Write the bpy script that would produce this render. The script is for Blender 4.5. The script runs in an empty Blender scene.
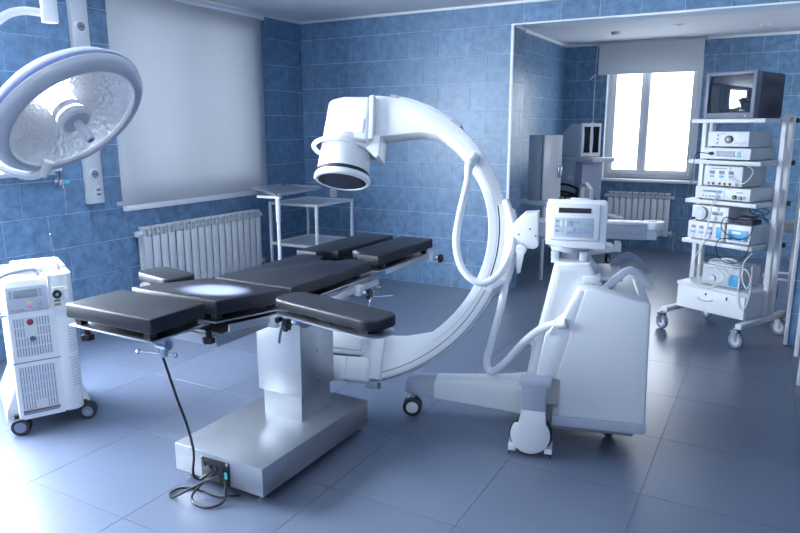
import bpy, bmesh, math, random
from mathutils import Vector, Matrix, Euler

random.seed(7)
SC = bpy.context.scene
COL = SC.collection
R = math.radians
pi = math.pi

# ------------------------------------------------------------------ camera
cam_d = bpy.data.cameras.new('camera'); cam = bpy.data.objects.new('camera', cam_d); COL.objects.link(cam)
cam_d.sensor_width = 36.0; cam_d.lens = 667.77 / 800 * 36.0; cam_d.clip_start = 0.05
yaw, pit, rol = R(29.113), R(11.738), R(0.1157)
F = Vector((-math.sin(yaw)*math.cos(pit), math.cos(yaw)*math.cos(pit), -math.sin(pit)))
RT = Vector((math.cos(yaw), math.sin(yaw), 0)); DN = F.cross(RT)
rt = math.cos(rol)*RT + math.sin(rol)*DN; dn = -math.sin(rol)*RT + math.cos(rol)*DN
cm = Matrix((rt, -dn, -F)).transposed().to_4x4(); cm.translation = (0, 0, 1.6)
cam.matrix_world = cm
SC.camera = cam

# ------------------------------------------------------------------ world, lights, exposure
W = bpy.data.worlds.new('world'); SC.world = W; W.use_nodes = True
bg = W.node_tree.nodes['Background']; bg.inputs[0].default_value = (0.86, 0.93, 1.0, 1); bg.inputs[1].default_value = 6.5
SC.view_settings.view_transform = 'Standard'; SC.view_settings.look = 'None'
SC.view_settings.exposure = -0.1; SC.view_settings.gamma = 1.0; SC.view_settings.use_curve_mapping = False
SC.cycles.use_denoising = True
SC.cycles.max_bounces = 8; SC.cycles.diffuse_bounces = 5; SC.cycles.sample_clamp_indirect = 6.0

def area(name, loc, rot, sx, sy, power, color=(0.80, 0.88, 1.0), portal=False, spread=180):
    l = bpy.data.lights.new(name, 'AREA'); l.shape = 'RECTANGLE'; l.size = sx; l.size_y = sy
    l.energy = power; l.color = color; l.spread = R(spread)
    o = bpy.data.objects.new(name, l); COL.objects.link(o); o.location = loc; o.rotation_euler = rot
    if portal: l.cycles.is_portal = True
    return o

# daylight portals: the bay window, the window behind the big blind, the window nearer the camera
area('daylight_bay_window', (-1.47, 9.48, 1.66), (R(-90), 0, 0), 1.16, 1.46, 10, portal=True)
area('daylight_blind_window', (-4.80, 4.43, 1.8), (0, R(-90), 0), 1.58, 1.58, 10, portal=True)
# daylight of the bright sky entering by the near window and the bay window
area('sky_near_window', (-4.86, 1.35, 1.62), (0, R(-90), 0), 1.7, 2.40, 900, (0.785, 0.89, 1.0))
area('sky_side_window', (2.26, 7.9, 1.66), (0, R(90), 0), 1.46, 1.5, 24, (0.785, 0.89, 1.0))
area('sky_bay_window', (-1.47, 9.54, 1.66), (R(-90), 0, 0), 1.16, 1.46, 20, (0.785, 0.89, 1.0))
# added ceiling fill lights (out of frame, behind and beside the camera)
for lx, ly, pw in ((-3.0, 0.3, 9), (-0.6, 0.3, 14)):
    area('ceiling_fill', (lx, ly, 2.63), (0, 0, 0), 1.15, 0.28, pw, (0.785, 0.89, 1.0))
sp = bpy.data.lights.new('theatre_spot', 'SPOT'); sp.energy = 13000; sp.spot_size = R(9.5); sp.spot_blend = 0.8; sp.shadow_soft_size = 0.03
sp.color = (0.92, 0.96, 1.0)
so = bpy.data.objects.new('theatre_spot', sp); COL.objects.link(so); so.location = (-1.25, 1.85, 2.60)
so.rotation_euler = (Vector((-2.03, 2.03, 0.92)) - Vector((-1.25, 1.85, 2.60))).to_track_quat('-Z', 'Y').to_euler()

# ------------------------------------------------------------------ materials
def lin(c):
    return tuple(((v/255)/12.92 if v/255 <= 0.04045 else (((v/255)+0.055)/1.055)**2.4) for v in c)
MATS = {}
def mat(name, rgb, rough=0.4, metal=0.0, var=0.0, scale=8.0, bump=0.0, bscale=60.0, rand=0.0, coat=0.0, spec=0.5, stretch=None, dark=None, rvar=0.0):
    m = bpy.data.materials.new(name); m.use_nodes = True; MATS[name] = m
    nt = m.node_tree; N = nt.nodes; L = nt.links; b = N['Principled BSDF']
    c = lin(rgb); b.inputs['Base Color'].default_value = (*c, 1); b.inputs['Roughness'].default_value = rough
    b.inputs['Metallic'].default_value = metal; b.inputs['Coat Weight'].default_value = coat
    b.inputs['Specular IOR Level'].default_value = spec
    if var or bump or rand or rvar:
        g = N.new('ShaderNodeNewGeometry'); src = g.outputs['Position']
        if stretch:
            mp = N.new('ShaderNodeMapping'); mp.inputs['Scale'].default_value = stretch; L.new(src, mp.inputs['Vector']); src = mp.outputs['Vector']
    if var or rand:
        n = N.new('ShaderNodeTexNoise'); n.inputs['Scale'].default_value = scale; n.inputs['Detail'].default_value = 5; n.inputs['Roughness'].default_value = 0.62
        L.new(src, n.inputs['Vector'])
        ramp = N.new('ShaderNodeMapRange'); ramp.inputs[1].default_value = 0.32; ramp.inputs[2].default_value = 0.68
        ramp.inputs[3].default_value = 1 - var; ramp.inputs[4].default_value = 1 + var
        L.new(n.outputs['Fac'], ramp.inputs[0]); out = ramp.outputs[0]
        if rand:
            oi = N.new('ShaderNodeObjectInfo'); rr = N.new('ShaderNodeMapRange'); rr.inputs[3].default_value = 1 - rand; rr.inputs[4].default_value = 1 + rand
            L.new(oi.outputs['Random'], rr.inputs[0]); mu = N.new('ShaderNodeMath'); mu.operation = 'MULTIPLY'
            L.new(out, mu.inputs[0]); L.new(rr.outputs[0], mu.inputs[1]); out = mu.outputs[0]
        vm = N.new('ShaderNodeVectorMath'); vm.operation = 'SCALE'; vm.inputs[0].default_value = c; L.new(out, vm.inputs['Scale'])
        L.new(vm.outputs['Vector'], b.inputs['Base Color'])
    if rvar:
        n3 = N.new('ShaderNodeTexNoise'); n3.inputs['Scale'].default_value = scale*0.6; n3.inputs['Detail'].default_value = 4; L.new(src, n3.inputs['Vector'])
        r3 = N.new('ShaderNodeMapRange'); r3.inputs[3].default_value = max(0.02, rough - rvar); r3.inputs[4].default_value = rough + rvar
        L.new(n3.outputs['Fac'], r3.inputs[0]); L.new(r3.outputs[0], b.inputs['Roughness'])
    if bump:
        n2 = N.new('ShaderNodeTexNoise'); n2.inputs['Scale'].default_value = bscale; n2.inputs['Detail'].default_value = 3; L.new(src, n2.inputs['Vector'])
        bp = N.new('ShaderNodeBump'); bp.inputs['Strength'].default_value = bump; bp.inputs['Distance'].default_value = 0.004
        L.new(n2.outputs['Fac'], bp.inputs['Height']); L.new(bp.outputs['Normal'], b.inputs['Normal'])
    return m

mat('tile', (98, 130, 162), 0.36, spec=0.45, var=0.30, scale=13.0, bump=0.05, bscale=24, rand=0.07)
mat('grout', (200, 222, 236), 0.8)
mat('floor_tile', (97, 106, 126), 0.30, spec=0.9, var=0.06, scale=2.2, bump=0.03, bscale=120, rand=0.03, rvar=0.05)
mat('floor_grout', (88, 97, 116), 0.6)
mat('blue_paint', (92, 120, 150), 0.5, var=0.05)
mat('plaster', (220, 223, 228), 0.85, var=0.02)
mat('ceiling', (212, 215, 222), 0.8)
mat('trim_white', (226, 228, 232), 0.4)
mat('blind', (226, 228, 232), 0.85, var=0.02, scale=3)
mat('enamel', (219, 221, 225), 0.32, coat=0.15)
mat('plastic_white', (213, 215, 219), 0.42, var=0.012, scale=5)
mat('plastic_bright', (222, 224, 227), 0.36)
mat('plastic_grey', (154, 160, 174), 0.45)
mat('plastic_pale', (198, 202, 210), 0.45)
mat('shade_grey', (122, 129, 146), 0.5)
mat('cap_grey', (166, 172, 186), 0.4)
mat('steel', (190, 193, 198), 0.38, 1.0, var=0.05, scale=9, stretch=(1, 1, 5), rvar=0.08)
mat('steel_bright', (200, 208, 222), 0.2, 1.0)
mat('steel_dark', (110, 118, 138), 0.35, 1.0)
mat('alu', (208, 211, 216), 0.35, 0.85)
mat('vinyl', (17, 22, 35), 0.46, spec=0.4, bump=0.06, bscale=300, var=0.08, scale=30)
mat('black', (14, 16, 24), 0.4)
mat('rubber', (30, 34, 46), 0.6)
mat('wheel_grey', (120, 128, 150), 0.5)
mat('screen_dark', (18, 20, 34), 0.12)
mat('lcd', (120, 134, 140), 0.25)
mat('keypad', (166, 172, 184), 0.5)
mat('tv_case', (52, 60, 84), 0.5)
mat('tv_bezel', (98, 104, 124), 0.45)
mat('tv_screen', (34, 42, 56), 0.05, spec=0.8, coat=0.6)
mat('device_grey', (192, 197, 204), 0.45)
mat('device_panel', (216, 219, 224), 0.45)
mat('device_blue', (70, 160, 205), 0.4)
mat('teal', (70, 190, 190), 0.4)
mat('violet', (150, 158, 200), 0.4)
mat('key_teal', (112, 176, 182), 0.4)
mat('key_violet', (138, 145, 184), 0.4)
mat('key_blue', (108, 162, 198), 0.4)
mat('red', (120, 50, 66), 0.4)
mat('pink', (198, 120, 150), 0.4)
mat('yellow', (206, 190, 130), 0.4)
mat('amber', (150, 128, 92), 0.4)
mat('lamp_shell', (184, 188, 198), 0.3, coat=0.3)
mat('lamp_band', (120, 140, 190), 0.35)
mat('lamp_mirror', (222, 226, 232), 0.32, 0.85)
_l = MATS['lamp_mirror'].node_tree; _g = _l.nodes.new('ShaderNodeNewGeometry'); _v = _l.nodes.new('ShaderNodeTexVoronoi'); _v.inputs['Scale'].default_value = 62
_bp = _l.nodes.new('ShaderNodeBump'); _bp.inputs['Strength'].default_value = 1.0; _bp.inputs['Distance'].default_value = 0.0035
_l.links.new(_g.outputs['Position'], _v.inputs['Vector']); _l.links.new(_v.outputs['Distance'], _bp.inputs['Height']); _l.links.new(_bp.outputs['Normal'], _l.nodes['Principled BSDF'].inputs['Normal'])
mat('cable_black', (16, 18, 28), 0.4)
mat('cable_white', (218, 220, 225), 0.45)
mat('hose_tan', (120, 104, 100), 0.5)
mat('seat_tan', (150, 148, 156), 0.6)
mat('work_grey', (150, 160, 186), 0.5)
mat('ink', (96, 106, 136), 0.5)
mat('vent', (128, 138, 164), 0.6)
_b = MATS['blind'].node_tree; _t = _b.nodes.new('ShaderNodeBsdfTranslucent'); _t.inputs[0].default_value = (*lin((216, 217, 220)), 1)
_m = _b.nodes.new('ShaderNodeMixShader'); _m.inputs[0].default_value = 0.27
_b.links.new(_b.nodes['Principled BSDF'].outputs[0], _m.inputs[1]); _b.links.new(_t.outputs[0], _m.inputs[2]); _b.links.new(_m.outputs[0], _b.nodes['Material Output'].inputs[0])
m = bpy.data.materials.new('glass'); m.use_nodes = True; MATS['glass'] = m
nt = m.node_tree; nt.nodes.remove(nt.nodes['Principled BSDF'])
tr = nt.nodes.new('ShaderNodeBsdfTransparent'); gl = nt.nodes.new('ShaderNodeBsdfGlossy'); gl.inputs['Roughness'].default_value = 0.02
mx = nt.nodes.new('ShaderNodeMixShader'); mx.inputs[0].default_value = 0.06
nt.links.new(tr.outputs[0], mx.inputs[1]); nt.links.new(gl.outputs[0], mx.inputs[2]); nt.links.new(mx.outputs[0], nt.nodes['Material Output'].inputs[0])
m = bpy.data.materials.new('lamp_glass'); m.use_nodes = True; MATS['lamp_glass'] = m
nt = m.node_tree; nt.nodes.remove(nt.nodes['Principled BSDF'])
tr = nt.nodes.new('ShaderNodeBsdfTransparent'); gl = nt.nodes.new('ShaderNodeBsdfGlossy'); gl.inputs['Roughness'].default_value = 0.08
mx = nt.nodes.new('ShaderNodeMixShader'); mx.inputs[0].default_value = 0.10
nt.links.new(tr.outputs[0], mx.inputs[1]); nt.links.new(gl.outputs[0], mx.inputs[2]); nt.links.new(mx.outputs[0], nt.nodes['Material Output'].inputs[0])
m = bpy.data.materials.new('luminaire'); m.use_nodes = True; MATS['luminaire'] = m  # glow meant for the added ceiling fill, not assigned
b = m.node_tree.nodes['Principled BSDF']; b.inputs['Emission Color'].default_value = (0.85, 0.92, 1, 1); b.inputs['Emission Strength'].default_value = 3.0
m = bpy.data.materials.new('lamp_bulb'); m.use_nodes = True; MATS['lamp_bulb'] = m
b = m.node_tree.nodes['Principled BSDF']; b.inputs['Base Color'].default_value = (.85, .88, .95, 1); b.inputs['Emission Color'].default_value = (0.9, 0.95, 1, 1); b.inputs['Emission Strength'].default_value = 15.0

# ------------------------------------------------------------------ mesh builder
def T(x=0, y=0, z=0): return Matrix.Translation((x, y, z))
def RX(a): return Matrix.Rotation(R(a), 4, 'X')
def RY(a): return Matrix.Rotation(R(a), 4, 'Y')
def RZ(a): return Matrix.Rotation(R(a), 4, 'Z')
def align(d):
    return Vector(d).normalized().to_track_quat('Z', 'Y').to_matrix().to_4x4()

class B:
    def __init__(s, M=None): s.bm = bmesh.new(); s.M = M or Matrix()
    def merge(s, t, M=None):
        t.transform(s.M @ (M or Matrix()))
        me = bpy.data.meshes.new('tmp'); t.to_mesh(me); t.free(); s.bm.from_mesh(me); bpy.data.meshes.remove(me); return s
    def box(s, c, size, rot=None, bev=0.0, seg=2):
        t = bmesh.new(); bmesh.ops.create_cube(t, size=1.0)
        bmesh.ops.scale(t, vec=Vector(size), verts=t.verts)
        if bev: bmesh.ops.bevel(t, geom=t.edges[:], offset=min(bev, 0.49*min(size)), segments=seg, affect='EDGES', profile=0.5, clamp_overlap=True)
        return s.merge(t, T(*c) @ (rot or Matrix()))
    def bb(s, x0, x1, y0, y1, z0, z1, bev=0.0, seg=2):
        return s.box(((x0+x1)/2, (y0+y1)/2, (z0+z1)/2), (abs(x1-x0), abs(y1-y0), abs(z1-z0)), None, bev, seg)
    def cyl(s, p0, p1, r0, r1=None, n=16, bev=0.0):
        p0 = Vector(p0); p1 = Vector(p1); r1 = r0 if r1 is None else r1; h = (p1-p0).length
        if bev: prof = [(0.0, 0), (r0-bev, 0), (r0, bev), (r1, h-bev), (r1-bev, h), (0.0, h)]
        else: prof = [(0.0, 0), (r0, 0), (r1, h), (0.0, h)]
        return s.lathe(prof, T(*p0) @ align(p1-p0), n)
    def lathe(s, prof, M=None, n=24, closed=False):
        t = bmesh.new(); rings = []
        for r, z in prof:
            if r < 1e-6: rings.append([t.verts.new((0, 0, z))])
            else: rings.append([t.verts.new((r*math.cos(2*pi*i/n), r*math.sin(2*pi*i/n), z)) for i in range(n)])
        pairs = list(zip(rings, rings[1:]))
        if closed: pairs.append((rings[-1], rings[0]))
        for a, b_ in pairs:
            for i in range(n):
                j = (i+1) % n
                try:
                    if len(a) == 1 and len(b_) == 1: continue
                    if len(a) == 1: t.faces.new((a[0], b_[j], b_[i]))
                    elif len(b_) == 1: t.faces.new((a[i], a[j], b_[0]))
                    else: t.faces.new((a[i], a[j], b_[j], b_[i]))
                except ValueError: pass
        bmesh.ops.recalc_face_normals(t, faces=t.faces)
        return s.merge(t, M)
    def torus(s, M, Rm, r, n=32, k=8, a0=0, a1=360):
        pts = [Vector((Rm*math.cos(R(a0+(a1-a0)*i/n)), Rm*math.sin(R(a0+(a1-a0)*i/n)), 0)) for i in range(n + (0 if a1-a0 >= 360 else 1))]
        return s.tube([M @ p for p in pts], r, k, closed=(a1-a0 >= 360), smooth=0)
    def tube(s, pts, r, n=8, closed=False, smooth=5):
        P = [Vector(p) for p in pts]
        if smooth and len(P) > 2:
            Q = []; m_ = len(P)
            for i in range(m_ if closed else m_-1):
                p0 = P[(i-1) % m_] if (closed or i) else P[0]*2-P[1]; p1 = P[i]; p2 = P[(i+1) % m_]
                p3 = P[(i+2) % m_] if (closed or i < m_-2) else P[-1]*2-P[-2]
                for k in range(smooth):
                    u = k/smooth
                    Q.append(0.5*((2*p1)+(-p0+p2)*u+(2*p0-5*p1+4*p2-p3)*u*u+(-p0+3*p1-3*p2+p3)*u**3))
            if not closed: Q.append(P[-1])
            P = Q
        t = bmesh.new(); rings = []; m_ = len(P)
        tan = [((P[(i+1) % m_]-P[i-1]) if closed else (P[min(i+1, m_-1)]-P[max(i-1, 0)])).normalized() for i in range(m_)]
        nrm = tan[0].orthogonal().normalized()
        for i in range(m_):
            nrm = (nrm - tan[i]*nrm.dot(tan[i])); nrm = nrm.normalized() if nrm.length > 1e-6 else tan[i].orthogonal().normalized()
            bi = tan[i].cross(nrm); rr = r[i*len(r)//m_] if isinstance(r, (list, tuple)) else r
            rings.append([t.verts.new(P[i]+rr*(math.cos(2*pi*k/n)*nrm+math.sin(2*pi*k/n)*bi)) for k in range(n)])
        for i in range(m_ if closed else m_-1):
            a, b_ = rings[i], rings[(i+1) % m_]
            for k in range(n): t.faces.new((a[k], a[(k+1) % n], b_[(k+1) % n], b_[k]))
        if not closed: t.faces.new(list(reversed(rings[0]))); t.faces.new(rings[-1])
        bmesh.ops.recalc_face_normals(t, faces=t.faces)
        return s.merge(t)
    def prism(s, poly, h0, h1, M=None, bev=0.0, seg=2):
        """polygon in local XY, extruded along local Z from h0 to h1"""
        t = bmesh.new(); a = [t.verts.new((x, y, h0)) for x, y in poly]; c = [t.verts.new((x, y, h1)) for x, y in poly]
        fa = t.faces.new(a); fc = t.faces.new(list(reversed(c))); k = len(poly)
        for i in range(k): t.faces.new((a[i], c[i], c[(i+1) % k], a[(i+1) % k]))
        bmesh.ops.recalc_face_normals(t, faces=t.faces)
        if bev:
            ed = [e for e in t.edges if fa in e.link_faces or fc in e.link_faces]
            bmesh.ops.bevel(t, geom=ed, offset=bev, segments=seg, affect='EDGES', profile=0.5, clamp_overlap=True)
        return s.merge(t, M)
    def mesh(s, name, ang=35):
        me = bpy.data.meshes.new(name); s.bm.to_mesh(me); s.bm.free()
        me.polygons.foreach_set('use_smooth', [True]*len(me.polygons)); me.set_sharp_from_angle(angle=R(ang)); return me
    def build(s, name, m, parent=None, label=None, ang=35):
        me = s.mesh(name, ang); me.materials.append(MATS[m])
        o = bpy.data.objects.new(name, me); COL.objects.link(o); o.parent = parent
        if label: o['label'] = label
        return o

UZ = Matrix(((1, 0, 0, 0), (0, 0, -1, 0), (0, 1, 0, 0), (0, 0, 0, 1)))   # prism XY -> world XZ, depth along -Y
YZ = Matrix(((0, 0, 1, 0), (1, 0, 0, 0), (0, 1, 0, 0), (0, 0, 0, 1)))    # prism XY -> world YZ, depth along +X

def thing(name, label, cat, loc=(0, 0, 0), rz=0, group=None):
    o = bpy.data.objects.new(name, None); COL.objects.link(o); o.empty_display_size = 0.1
    o.location = loc; o.rotation_euler = (0, 0, R(rz)); o['label'] = label; o['category'] = cat
    if group: o['group'] = group
    return o
def tag(o, label, cat, group=None):
    o['label'] = label; o['category'] = cat
    if group: o['group'] = group
    return o
def struct(o, label=None):
    o['kind'] = 'structure'
    if label: o['label'] = label
    return o
def inst(name, me, parent, loc=(0, 0, 0), rot=None, m=None):
    o = bpy.data.objects.new(name, me); COL.objects.link(o); o.parent = parent; o.location = loc
    if rot: o.rotation_euler = rot
    return o

# ------------------------------------------------------------------ the room
XL, YB, ZC = -4.607, 6.08, 2.71
XC = -2.205            # end of the back wall, left side of the bay
YC = 6.42              # rear side of that wall end
XBL, YBB, ZB = -2.62, 9.30, 2.68
XP, YP = 0.195, 5.60    # wall end at the right
XR, YF = 2.0, -2.0

def wall_with_holes(b, u0, u1, z0, z1, holes, put):
    """rectangles of a wall around its openings (holes sorted by u)"""
    u = u0
    for (a, c, d, e) in holes:
        if a > u: put(b, u, a, z0, z1)
        put(b, a, c, z0, d); put(b, a, c, e, z1); u = c
    put(b, u, u1, z0, z1)

WIN_L = (3.64, 5.22, 1.02, 2.60); WIN_N = (0.15, 2.55, 0.78, 2.48); WIN_B = (-2.05, -0.89, 0.93, 2.40)
b = B(); wall_with_holes(b, YF-0.3, YB+0.3, 0, ZC+0.1, [WIN_N, WIN_L], lambda b, a, c, d, e: b.bb(XL-0.3, XL, a, c, d, e))
wall_left = struct(b.build('wall_left', 'grout'))
b = B(); b.bb(XL, XC, YB, YC, 0, ZC+0.1); wall_back = struct(b.build('wall_back', 'grout'))
b = B(); b.bb(XC, XR, YB, YC, 2.52, ZC+0.1); wall_lintel = struct(b.build('wall_lintel', 'grout'))
b = B(); b.bb(XBL-0.3, XBL, YC, YBB+0.3, 0, ZC+0.1); wall_bay_left = struct(b.build('wall_bay_left', 'grout'))
b = B(); wall_with_holes(b, XBL, XR, 0, ZC+0.1, [WIN_B], lambda b, a, c, d, e: b.bb(a, c, YBB, YBB+0.3, d, e)); wall_bay_back = struct(b.build('wall_bay_back', 'grout'))
WIN_S = (7.15, 8.65, 0.93, 2.40)
b = B(); wall_with_holes(b, YC, YBB+0.3, 0, ZC+0.1, [WIN_S], lambda b, a, c, d, e: b.bb(XR, XR+0.2, a, c, d, e)); struct(b.build('wall_bay_right', 'blue_paint'))
b = B(); b.bb(XP, XR, YP, YC, 0, ZC+0.1); wall_pier = struct(b.build('wall_pier', 'grout'))
b = B(); b.bb(XR, XR+0.2, YF, YC, 0, ZC+0.1); struct(b.build('wall_right', 'blue_paint'))
b = B(); b.bb(XL, XR+0.2, YF-0.3, YF, 0, ZC+0.1); struct(b.build('wall_front', 'plaster'))
b = B(); b.bb(XL, XR, YF, YB, ZC, ZC+0.1); struct(b.build('ceiling', 'ceiling'))
b = B(); b.bb(XBL, XR, YC, YBB, ZB, ZB+0.12); struct(b.build('ceiling_bay', 'ceiling'))

# floor slab with single tiles
b = B(); b.bb(XL-0.3, XR+0.2, YF-0.3, YBB+0.3, -0.12, -0.004); floor = struct(b.build('floor', 'floor_grout'))
TM = {}
def tile_mesh(w, h, t, ch, key, m):
    k = (key, round(w, 3), round(h, 3))
    if k not in TM:
        me = bpy.data.meshes.new(key); x, z = w/2, h/2
        V = [(-x, 0, -z), (x, 0, -z), (x, 0, z), (-x, 0, z), (-x, -t+ch, -z), (x, -t+ch, -z), (x, -t+ch, z), (-x, -t+ch, z),
             (-x+ch, -t, -z+ch), (x-ch, -t, -z+ch), (x-ch, -t, z-ch), (-x+ch, -t, z-ch)]
        Fc = []
        for i in range(4):
            j = (i+1) % 4; Fc += [(i, j, 4+j, 4+i), (4+i, 4+j, 8+j, 8+i)]
        Fc.append((8, 9, 10, 11)); me.from_pydata(V, [], Fc); me.materials.append(MATS[m]); TM[k] = me
    return TM[k]
FS, FX, FY = 0.621, -0.385, 2.884
for i in range(-7, 4):
    for j in range(-8, 11):
        x0, x1 = max(XL, FX+i*FS), min(XR, FX+(i+1)*FS); y0, y1 = max(YF, FY+j*FS), min(YBB, FY+(j+1)*FS)
        if x1-x0 < 0.03 or y1-y0 < 0.03: continue
        inst('floor_tile', tile_mesh(x1-x0-0.0024, y1-y0-0.0024, 0.0035, 0.0003, 'floor_tile', 'floor_tile'), floor, ((x0+x1)/2, (y0+y1)/2, -0.004), (R(-90), 0, 0))

TW, TH = 0.3375, 0.2525
def sub(rect, holes):
    out = [rect]
    for h in holes:
        nx = []
        for (a, c, d, e) in out:
            A, Cc, D, E_ = max(a, h[0]), min(c, h[1]), max(d, h[2]), min(e, h[3])
            if A >= Cc or D >= E_: nx.append((a, c, d, e)); continue
            if A > a: nx.append((a, A, d, e))
            if Cc < c: nx.append((Cc, c, d, e))
            if D > d: nx.append((A, Cc, d, D))
            if E_ < e: nx.append((A, Cc, E_, e))
        out = nx
    return out
def tile_wall(parent, u0, u1, z0, z1, uo, zo, place, rz, holes=(), rowshift=0.5, loose=None):
    r0 = int(math.floor((z0-zo)/TH)); r1 = int(math.ceil((z1-zo)/TH))
    stuff = B() if loose else None
    for r_ in range(r0, r1):
        off = uo + (rowshift*TW if r_ % 2 else 0)
        for c_ in range(int(math.floor((u0-off)/TW)), int(math.ceil((u1-off)/TW))):
            a, c = max(u0, off+c_*TW), min(u1, off+(c_+1)*TW); d, e = max(z0, zo+r_*TH), min(z1, zo+(r_+1)*TH)
            if c-a < 0.012 or e-d < 0.012: continue
            for (a1, c1, d1, e1) in sub((a, c, d, e), holes):
                w, h = c1-a1-0.003, e1-d1-0.003
                if w < 0.008 or h < 0.008: continue
                p = place((a1+c1)/2, (d1+e1)/2)
                if loose and loose((a1+c1)/2):
                    stuff.box(p, (w, 0.005, h), RZ(rz)); continue
                inst('wall_tile', tile_mesh(w, h, 0.0025, 0.0008, 'wall_tile', 'tile'), parent, p, (0, 0, R(rz)))
    if stuff:
        o = stuff.build('wall_tiling', 'tile', parent); o['kind'] = 'stuff'
tile_wall(wall_left, YF, YB, 0, ZC, 3.137, -0.040, lambda u, z: (XL, u, z), 90, [WIN_N, WIN_L], 0.55, loose=lambda u: u < 2.55)
tile_wall(wall_back, XL, XC, 0, ZC, -4.131, -0.008, lambda u, z: (u, YB, z), 0)
tile_wall(wall_back, YB, YC, 0, 2.52, YB-0.08, -0.008, lambda u, z: (XC, u, z), 90, rowshift=0.3)
tile_wall(wall_lintel, XC, XR, 2.52, ZC, -4.131, -0.008, lambda u, z: (u, YB, z), 0, rowshift=0.0)
tile_wall(wall_bay_left, YC, YBB, 0, ZB, 6.5, -0.06, lambda u, z: (XBL, u, z), 90)
tile_wall(wall_bay_back, XBL, XR, 0, ZB, -2.62, -0.06, lambda u, z: (u, YBB, z), 0, [WIN_B], loose=lambda u: u > 0.9)
tile_wall(wall_pier, XP, XR, 0, ZC, XP, -0.01, lambda u, z: (u, YP, z), 0, loose=lambda u: u > 0.55)
b = B(); b.bb(XP-0.007, XP, YP-0.02, YC, 0, 2.52); b.build('wall_side', 'plaster', wall_pier)

# white trims
b = B(); b.bb(XL, XR, YB-0.03, YB, ZC-0.022, ZC); struct(b.build('trim_1', 'trim_white'))
b = B(); b.bb(XL, XL+0.03, YF, YB-0.03, ZC-0.022, ZC); struct(b.build('trim_2', 'trim_white'))
b = B(); b.bb(XC-0.012, XC+0.012, YB-0.012, YB+0.012, 0, 2.52); struct(b.build('trim_3', 'trim_white'))
b = B(); b.bb(XC, XR, YB-0.014, YB+0.012, 2.508, 2.522); struct(b.build('trim_4', 'trim_white'))
b = B(); b.bb(XC, XC+0.02, YB, YC, 2.50, 2.52); struct(b.build('trim_5', 'trim_white'))
b = B(); b.bb(XBL, XBL+0.03, YC, YBB, ZB-0.03, ZB); struct(b.build('trim_6', 'trim_white'))
b = B(); b.bb(XBL+0.03, XR, YBB-0.03, YBB, ZB-0.03, ZB); struct(b.build('trim_7', 'trim_white'))
b = B(); b.bb(XP-0.012, XP+0.012, YP-0.014, YP+0.012, 0, 2.52); struct(b.build('trim_8', 'trim_white'))

# windows: frame, sashes, panes
def window(name, M, w, h, splits, sill=None, handle=None):
    """local x along the wall, z up, y outward; origin at lower left of the opening; splits = relative mullion places"""
    root = bpy.data.objects.new(name, None); COL.objects.link(root); root['kind'] = 'structure'; root.matrix_world = M
    fy0, fy1 = 0.10, 0.17
    f = B(); t_ = 0.06
    f.bb(0, t_, fy0, fy1, 0, h, 0.006); f.bb(w-t_, w, fy0, fy1, 0, h, 0.006); f.bb(t_, w-t_, fy0, fy1, 0, t_, 0.006); f.bb(t_, w-t_, fy0, fy1, h-t_, h, 0.006)
    f.build('window_frame', 'trim_white', root)
    edges = [0] + [s_*w for s_ in splits] + [w]
    for i in range(len(edges)-1):
        a, c = edges[i] + (t_ if i == 0 else 0.0), edges[i+1] - (t_ if i == len(edges)-2 else 0.0)
        s_ = B(); q = 0.055
        s_.bb(a, a+q, fy0-0.02, fy1-0.01, t_, h-t_, 0.006); s_.bb(c-q, c, fy0-0.02, fy1-0.01, t_, h-t_, 0.006)
        s_.bb(a+q, c-q, fy0-0.02, fy1-0.01, t_, t_+q, 0.006); s_.bb(a+q, c-q, fy0-0.02, fy1-0.01, h-t_-q, h-t_, 0.006)
        so_ = s_.build('sash', 'trim_white', root)
        g = B(); g.bb(a+q, c-q, 0.125, 0.130, t_+q, h-t_-q); g.build('pane', 'glass', so_)
        if handle == i:
            hb = B(); hb.box((c-q/2, fy0-0.03, h*0.5), (0.02, 0.02, 0.06), None, 0.004); hb.box((c-q/2, fy0-0.045, h*0.5-0.03), (0.016, 0.014, 0.11), RY(20), 0.004)
            hb.build('window_handle', 'trim_white', so_)
    rv = B()
    rv.bb(0, 0.008, 0.0, fy0, 0, h); rv.bb(w-0.008, w, 0.0, fy0, 0, h); rv.bb(0.008, w-0.008, 0.0, fy0, h-0.008, h)
    rv.build('window_reveal', 'plaster', root)
    if sill:
        sl = B(); sl.bb(-sill[0], w+sill[1], -sill[2], fy0, -0.035, 0.0, 0.006); sl.build('window_sill', 'trim_white', root)
    return root
window('window_1', T(WIN_B[0], YBB, WIN_B[2]), WIN_B[1]-WIN_B[0], WIN_B[3]-WIN_B[2], [0.42], (0.01, 0.06, 0.12), 0)
window('window_2', T(XL, WIN_L[0], WIN_L[2]) @ RZ(90), WIN_L[1]-WIN_L[0], WIN_L[3]-WIN_L[2], [0.5], (0.06, 0.06, 0.02))
window('window_3', T(XL, WIN_N[0], WIN_N[2]) @ RZ(90), WIN_N[1]-WIN_N[0], WIN_N[3]-WIN_N[2], [0.5], (0.03, 0.03, 0.03))

window('window_4', T(XR, WIN_S[1], WIN_S[2]) @ RZ(-90), WIN_S[1]-WIN_S[0], WIN_S[3]-WIN_S[2], [0.5], (0.03, 0.03, 0.03))
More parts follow.
